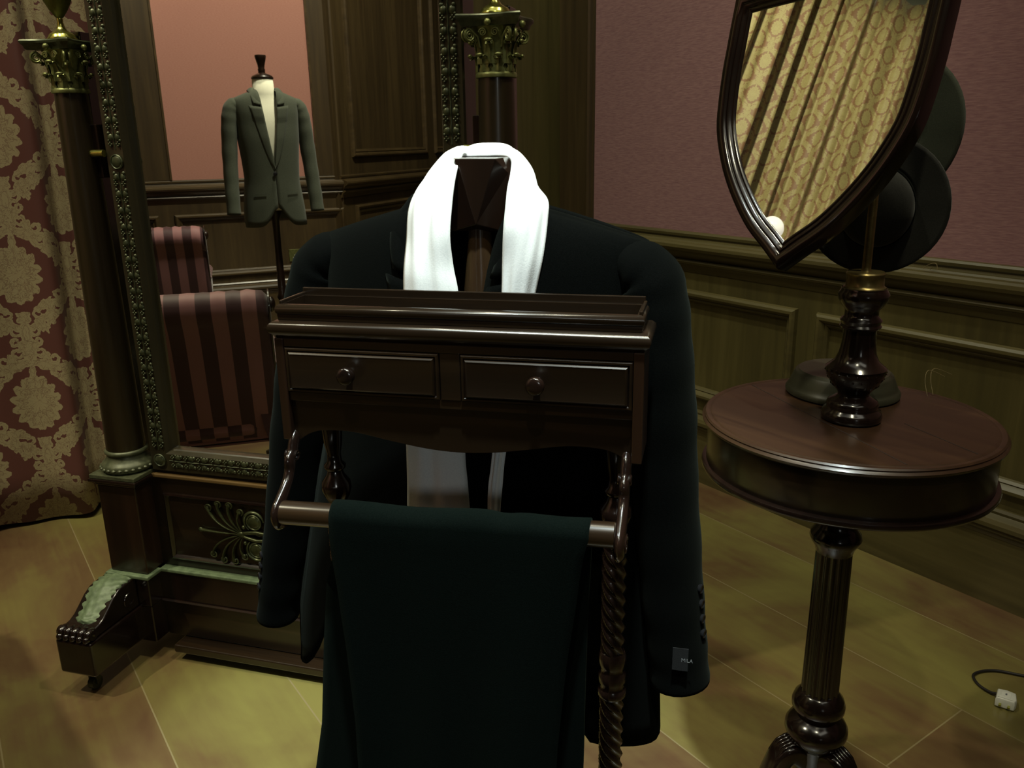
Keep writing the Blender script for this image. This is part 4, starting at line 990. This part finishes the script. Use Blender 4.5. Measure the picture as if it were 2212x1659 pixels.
m = MB(); m.tube([(0, 0, Z(1.50)), tuple((Vector((0, 0, Z(1.50)))+SH(-.06, -.028, 0))*.5), tuple(SH(-.05, -.028, .0))], .009, 12); m.ball((0, 0, Z(1.50)), .017, u=14, v=10); m.build('swivel_arm', 'brass_rod', sm_, ang=60)

# ------------------------------------------------------------------ hat stand with two felt hats
HX, HY = TX+.125, TY+.100
hs = empty('hat_stand', (HX*K, HY*K, TH*K+KZ), 0); hs.scale = (K, K, K)
tag(hs, 'dark round-based hat stand on the drum table behind the shield mirror', 'hat stand')
MB().lathe([(.0, .0005), (.112, .0005), (.1165, .004), (.1170, .010), (.113, .016), (.1105, .019), (.108, .026), (.104, .036), (.100, .046), (.0975, .049), (.095, .050), (.092, .053), (.05, .0535), (.03, .056), (.018, .066), (.016, .08)], 0, 0, 64).build('base', 'hat_stand_wood', hs, ang=40)
MB().lathe([(.016, .078), (.012, .09), (.010, .12), (.010, .50), (.013, .52), (.010, .54), (.010, .64), (.014, .65), (.012, .665), (.004, .67)], 0, 0, 24).build('pole', 'hat_stand_wood', hs, ang=50)
cdir = Vector((-HX, -HY, 0)).normalized(); side = Vector((-cdir.y, cdir.x, 0))   # towards / across the viewing side
for zz, sd, rr_ in ((.395, .020, .012), (.545, -.060, .012)):
    m = MB(); b0 = Vector((0, 0, zz-.03)); e = Vector((0, 0, zz))+cdir*(.040 if zz < .5 else -.070)+side*(.025 if zz < .5 else .045)
    m.tube([b0, b0.lerp(e, .5), e], .007, 10); m.ball(e, .013, u=10, v=8); m.build('peg', 'hat_stand_wood', hs)
def hat(name, centre, axis, mat, brim_r, crown_r, crown_h, label, roll=0, band='felt_dark', oval=1.16, curl=.022):
    ax = axis.normalized(); X = Vector((0, 0, 1)).cross(ax).normalized(); Yv = ax.cross(X)
    M_ = Matrix((X, Yv, ax)).transposed().to_4x4(); M_.translation = centre*K+Vector((0, 0, KZ)); M_ = M_ @ Matrix.Scale(K, 4)
    M_ = M_ @ Matrix.Rotation(radians(roll), 4, 'Z')
    r = empty(name, mat=M_); tag(r, label, 'hat', 'felt hats on the hat stand')
    prof = [(crown_r*.10, crown_h), (crown_r*.45, crown_h*.99), (crown_r*.72, crown_h*.93), (crown_r*.89, crown_h*.80), (crown_r*.97, crown_h*.58), (crown_r, crown_h*.3), (crown_r*1.01, .004)]
    rings = []
    for q, z in prof:
        rings.append([(q*cos(a), q*oval*sin(a), z) for a in [2*pi*j/48 for j in range(48)]])
    # close crown top, then solid cloth
    m = MB(); m.add([(0, 0, crown_h)]+[p for g_ in rings for p in g_], [(0, 1+j, 1+(j+1) % 48) for j in range(48)]+[(1+i*48+j, 1+(i+1)*48+j, 1+(i+1)*48+(j+1) % 48, 1+i*48+(j+1) % 48) for i in range(len(rings)-1) for j in range(48)])
    m.build('crown', mat, r, solid=.002, ang=180)
    br = []
    for k_ in range(9):
        t_ = k_/8; q = lerp(crown_r*1.0, brim_r, t_)
        br.append([(q*cos(a), (q*1.0+crown_r*(oval-1)*(1-.3*t_))*sin(a), .004+curl*t_*t_*abs(cos(a))**1.5-.010*t_*abs(sin(a))) for a in [2*pi*j/48 for j in range(48)]])
    MB().loft(br, True, False).build('brim', mat, r, solid=.003, ang=180)
    m = MB(); m.loft([[(q*cos(a), q*oval*sin(a), z) for a in [2*pi*j/48 for j in range(48)]] for q, z in ((crown_r*1.012, .006), (crown_r*1.022, .007), (crown_r*1.015, .032), (crown_r*1.00, .033))], True, False)
    m.build('hat_band', band, r, ang=60)
    return r
HB = Vector((HX, HY, TH))
hat('felt_hat', HB+Vector((0, 0, .400))+cdir*.030+side*(.030), (cdir*1.0+Vector((0, 0, -.02))-side*.05), 'felt_dark', .130, .070, .075, 'lower dark grey felt hat hanging beside the brass rod, brim facing the viewer', 8, 'black_wool', 1.12)
hat('felt_hat', HB+Vector((0, 0, .540))-cdir*.085+side*(.028), (-cdir*1.0+Vector((0, 0, .12))-side*.12), 'felt_grey', .156, .075, .110, 'upper green-grey felt hat partly hidden by the shield mirror', 10, 'felt_dark', 1.12)

# ------------------------------------------------------------------ plug, loose straw
pl = empty('power_plug', (2.115, .795, 0), radians(20))
tag(pl, 'white mains plug with a black cable lying on the floor by the wall', 'plug')
slab_ = lambda prof: MB().loft([[(-.024+t, -.022+t, z), (-.010, -.026+t, z), (.022-t, -.022+t, z), (.026-t, .0, z), (.022-t, .022-t, z), (-.024+t, .022-t, z)] for t, z in prof])
slab_([(.004, .0005), (0, .005), (0, .024), (.002, .029), (.006, .031)]).build('plug_body', 'white_plastic', pl, ang=30, bevel=.001)
m = MB(); m.box(-.012, .010, -.011, .011, .0305, .0318); m.box(-.020, -.018, -.018, .018, .030, .0316); m.build('plug_cover', 'white_plastic', pl, smooth=False, bevel=.0004)
m = MB(); m.box(-.004, .004, -.002, .002, .031, .0322); m.build('rating_mark', 'grey_print', pl, smooth=False)
for x, y in ((-.034, -.010), (-.034, .010)): MB().box(x, x+.012, y-.003, y+.003, .012, .016).build('pin', 'brass_bright', pl, smooth=False)
R20 = Matrix.Rotation(-radians(20), 3, 'Z')
def W2(x, y, z): return tuple(R20 @ (Vector((x-2.115, y-.795, z))))
m = MB(); m.tube(smoothpts([(.022, .012, .014), W2(2.128, .84, .006), W2(2.14, .88, .005), W2(2.175, .905, .005), W2(2.235, .88, .005), W2(2.29, .80, .005), W2(2.40, .66, .005), W2(2.50, .40, .005), W2(2.54, .05, .005)], 8), .0037, 10); m.build('cable', 'black_plastic', pl)
m = MB(); m.tube(smoothpts([(2.552, 1.40, 1.038), (2.556, 1.385, 1.052), (2.55, 1.36, 1.058), (2.545, 1.35, 1.040)], 6), .0012, 6); m.tube([(2.552, 1.398, 1.039), (2.549, 1.37, 1.044), (2.546, 1.375, 1.038)], .0010, 6)
tag(m.build('straw_wisp', 'straw'), 'thin curl of straw lying on the dado rail of the pink wall', 'straw')
m = MB()
for a in (0, .022): m.tube(smoothpts([(HX+.11+a, HY-.13, TH+.0025), (HX+.13+a, HY-.11, TH+.03), (HX+.16+a, HY-.10, TH+.045), (HX+.19+a*1.3, HY-.12, TH+.03)], 5), .0007, 5)
m.v = [(x*K, y*K, z*K+KZ) for x, y, z in m.v]; wi_ = m.build('thin_wire', 'straw'); tag(wi_, 'fine stray wires curling up beside the hat stand base', 'wire')

# ------------------------------------------------------------------ things seen in the standing mirror
mq = empty('tailor_dummy', (-1.883, 1.69, 0), radians(86))
tag(mq, 'cream tailor dummy with a turned wooden neck knob, reflected in the standing mirror', 'dummy')
MB().lathe([(.052, 1.765), (.056, 1.768), (.057, 1.773), (.050, 1.782), (.030, 1.792), (.018, 1.796), (.017, 1.806), (.019, 1.812), (.016, 1.818), (.018, 1.835), (.026, 1.865), (.029, 1.878), (.027, 1.884), (.006, 1.886)], 0, .012, 32).build('neck_knob', 'mahogany_upright', mq, ang=50)
rg = [(1.10, .13, .085), (1.2, .135, .09), (1.3, .14, .092), (1.42, .150, .098), (1.52, .158, .100), (1.58, .150, .092), (1.63, .115, .075), (1.66, .072, .062), (1.69, .056, .056), (1.765, .053, .053)]
MB().loft([[(a*cos(q), .012+b*sin(q)*(1.0), z) for q in [2*pi*j/36 for j in range(36)]] for z, a, b in rg]).build('torso', 'cream_calico', mq, ang=180)
MB().lathe([(.022, .03), (.024, .30), (.018, .45), (.022, .60), (.030, .62), (.022, .64), (.018, .90), (.020, 1.04), (.036, 1.08), (.034, 1.11)], 0, .012, 24).build('pole', 'mahogany_upright', mq, ang=50)
for q in range(3):
    a = radians(30+120*q); MB().tube([(.015*cos(a), .012+.015*sin(a), .40), (.10*cos(a), .012+.10*sin(a), .30), (.20*cos(a), .012+.20*sin(a), .10), (.27*cos(a), .012+.27*sin(a), .02)], [.014, .014, .012, .016], 10).build('leg', 'mahogany_upright', mq)
gj = empty('tweed_jacket', (-1.883, 1.69, 0), radians(86))
tag(gj, 'grey-green tweed jacket buttoned on the cream dummy reflected in the standing mirror', 'jacket')
rings = [(1.015, 0, .165, .100), (1.12, 0, .158, .102), (1.25, 0, .142, .102), (1.36, 0, .148, .106), (1.47, 0, .158, .110), (1.56, 0, .162, .104)]
s1 = [(-.135, .0, 1.650, .022, .03), (-.155, .0, 1.644, .032, .042), (-.174, .0, 1.625, .038, .048), (-.187, .0, 1.58, .040, .051), (-.196, .0, 1.51, .040, .051), (-.205, -.002, 1.40, .039, .048), (-.213, -.012, 1.28, .037, .044), (-.219, -.028, 1.17, .036, .040), (-.222, -.040, 1.085, .035, .038)]
s2 = [(-x, y, z, a, b) for x, y, z, a, b in s1]
def hemg(x, y): return (.10*math.exp(-((x)/.05)**2) if y < 0 else .03)
bod, yf, VV = jacket(gj, ('grey_tweed', 'lining', 'button_horn'), rings, (1.715, .055, 1.665, .175, 0), [(s1, []), (s2, [])], 1.31, .050, 1.70, .062, 4, hem_fn=hemg)
for zz in (1.29,):
    m = MB(); y0 = yf(.0, zz)-.004; m.loft([[(.004+r*cos(2*pi*q/16), y0-h, zz+r*sin(2*pi*q/16)) for q in range(16)] for r, h in ((.010, 0), (.011, .003), (.009, .005), (.002, .0045))]); m.build('button', 'button_horn', gj, ang=50)
for x0 in (-.115, .055):
    m = MB(); m.loft([[(x0+.060*t, yf(x0+.06*t, 1.19)-.005-d, 1.19+z) for d, z in ((0, .002), (.003, .002), (.003, -.004), (0, -.004))] for t in (0, .25, .5, .75, 1)]); m.build('pocket', 'grey_tweed', gj, ang=40)

def armchair(root_loc, rz, wdt, label, ht=.93):
    r = empty('armchair', root_loc, rz); tag(r, label, 'armchair', 'striped armchairs facing away from the standing mirror')
    W_ = wdt/2
    # side profile of the scrolled back (y backwards +, z): upholstery wrapped; UV u across
    # chair faces -y; its back (towards +y) is what the mirror shows
    prof = smoothpts([(.11, .30), (.140, .36), (.185, .46), (.228, .60), (.258, .72), (.290, .80), (.320, .845), (.330, .885), (.312, .925), (.275, .942), (.235, .935), (.205, .90), (.190, .85), (.165, .75), (.135, .60), (.115, .46)], 5)
    n_ = len(prof); nx_ = 28; vs = []; uv = []
    for i, (y, z) in enumerate(prof):
        z2 = z*ht/.942
        for j in range(nx_+1):
            u_ = 2*j/nx_-1; edge = max(0, abs(u_)-.86)/.14; sh = .035*edge**2
            cy, cz = .22, .55*ht/.942 if z2 < .8*ht else .87*ht/.942
            yy_ = y+(0.225-y)*sh*6*(1 if z2 > .8*ht else .55); zz_ = z2-(sh*.9 if z2 > .85*ht else 0)+.006*sin(u_*W_*2/.105*pi*2)*(1 if z2 > .85*ht else .3)*.6
            vs.append((u_*W_, yy_, zz_)); uv.append((u_*W_+1.0, z))
    fs = [(i*(nx_+1)+j, i*(nx_+1)+j+1, (i+1)*(nx_+1)+j+1, (i+1)*(nx_+1)+j) for i in range(n_-1) for j in range(nx_)]
    MB().add(vs, fs).build('back', 'striped_upholstery', r, solid=.004, uvs=uv, ang=180)
    for sg in (-1, 1):
        m = MB(); ring = []; m.prism([(y, z*ht/.942) for y, z in prof[::2]], sg*(W_-.006), sg*(W_-.001), 'yz'); m.v = [(p[0], p[1], p[2]) for p in m.v]; m.build('back_side', 'damask_gold_cloth' if False else 'mahogany_upright', r, ang=30)
        m = MB(); m.ball((sg*(W_+.004), .272, .885*ht/.942), .016, .03, .03, u=14, v=8); m.build('scroll_boss', 'mahogany_upright', r)
        # arm
        vs = []; uv = []; pa = [(.16, .0), (.05, .0), (-.10, .01), (-.28, .01), (-.33, 0)]
        rings = []
        m = MB()
        for y in (.17, .05, -.10, -.25, -.31):
            rings.append([(sg*(W_-.045)+.052*cos(a)*(1 if sin(a) > 0 else .75), y, (.60+.052*sin(a)) if sin(a) > 0 else .60+(.30 if sin(a) < -.3 else .1)*sin(a)) for a in [2*pi*q/20 for q in range(20)]])
        m.loft(rings); o = m.build('arm', 'striped_upholstery', r, uvs=[(p[1]+2, p[2]) for p in m.v], ang=60)
    m = MB(); m.box(-W_+.09, W_-.09, -.34, .15, .32, .46); m.build('seat', 'striped_upholstery', r, uvs=[(p[0]+2, p[1]) for p in m.v], bevel=.03)
    m = MB(); m.box(-W_+.01, W_-.01, -.33, .10, .28, .34); m.build('seat_rail', 'striped_upholstery', r, uvs=[(1.12, p[2]) for p in m.v], bevel=.008)
    m = MB(); m.tube([(-W_+.02, .108, .302), (0, .112, .302), (W_-.02, .108, .302)], .007, 8); m.tube([(-W_+.02, .106, .284), (0, .110, .284), (W_-.02, .106, .284)], .004, 8); m.build('piping', 'striped_upholstery', r, uvs=[(1.07, 0)]*len(m.v))
    for sx in (-1, 1):
        for y in (.13, -.28):
            m = MB(); m.tube([(sx*(W_-.05), y, .25), (sx*(W_-.045), y+(.02 if y > 0 else -.005), .13), (sx*(W_-.04), y+(.06 if y > 0 else -.01), .04), (sx*(W_-.04), y+(.07 if y > 0 else -.01), .005)], [.024, .020, .015, .014], 10); m.build('leg', 'dark_mahogany', r)
    return r

armchair((-.62, 2.275, 0), radians(-83), .72, 'near striped armchair back, rose and maroon, lowest in the standing mirror')
armchair((-3.02, 2.33, 0), radians(-85), .68, 'far striped armchair by the pink wall, above the nearer one in the standing mirror', .96)
sk = MB().box(XL+.004, XL+.012, 1.245, 1.39, .585, .675).build('socket_plate', 'brass_capital', None, smooth=False, bevel=.002)
tag(sk, 'square brass double socket plate on the dado, reflected beside the dummy pole', 'socket')
m = MB()
for yy_ in (1.285, 1.35):
    for dy, dz in ((0, .012), (-.010, -.008), (.010, -.008)): m.box(XL+.012, XL+.0135, yy_+dy-.003, yy_+dy+.003, .62+dz-.003, .62+dz+.003)
m.build('socket_holes', 'white_plastic', sk, smooth=False)
fl = empty('floor_lamp', (-2.98, 3.225, 0)); tag(fl, 'tall floor lamp with a white glass globe, showing at the tip of the shield mirror', 'lamp')
MB().lathe([(0, .001), (.15, .001), (.155, .012), (.14, .02), (.02, .04), (.012, .08), (.011, 2.70), (.03, 2.72), (.035, 2.735), (.0, 2.74)], 0, 0, 24).build('pole', 'bronze_dark', fl, ang=50)
m = MB(); m.ball((0, 0, 2.815), .088, u=24, v=16); m.build('globe', 'globe_glass', fl)
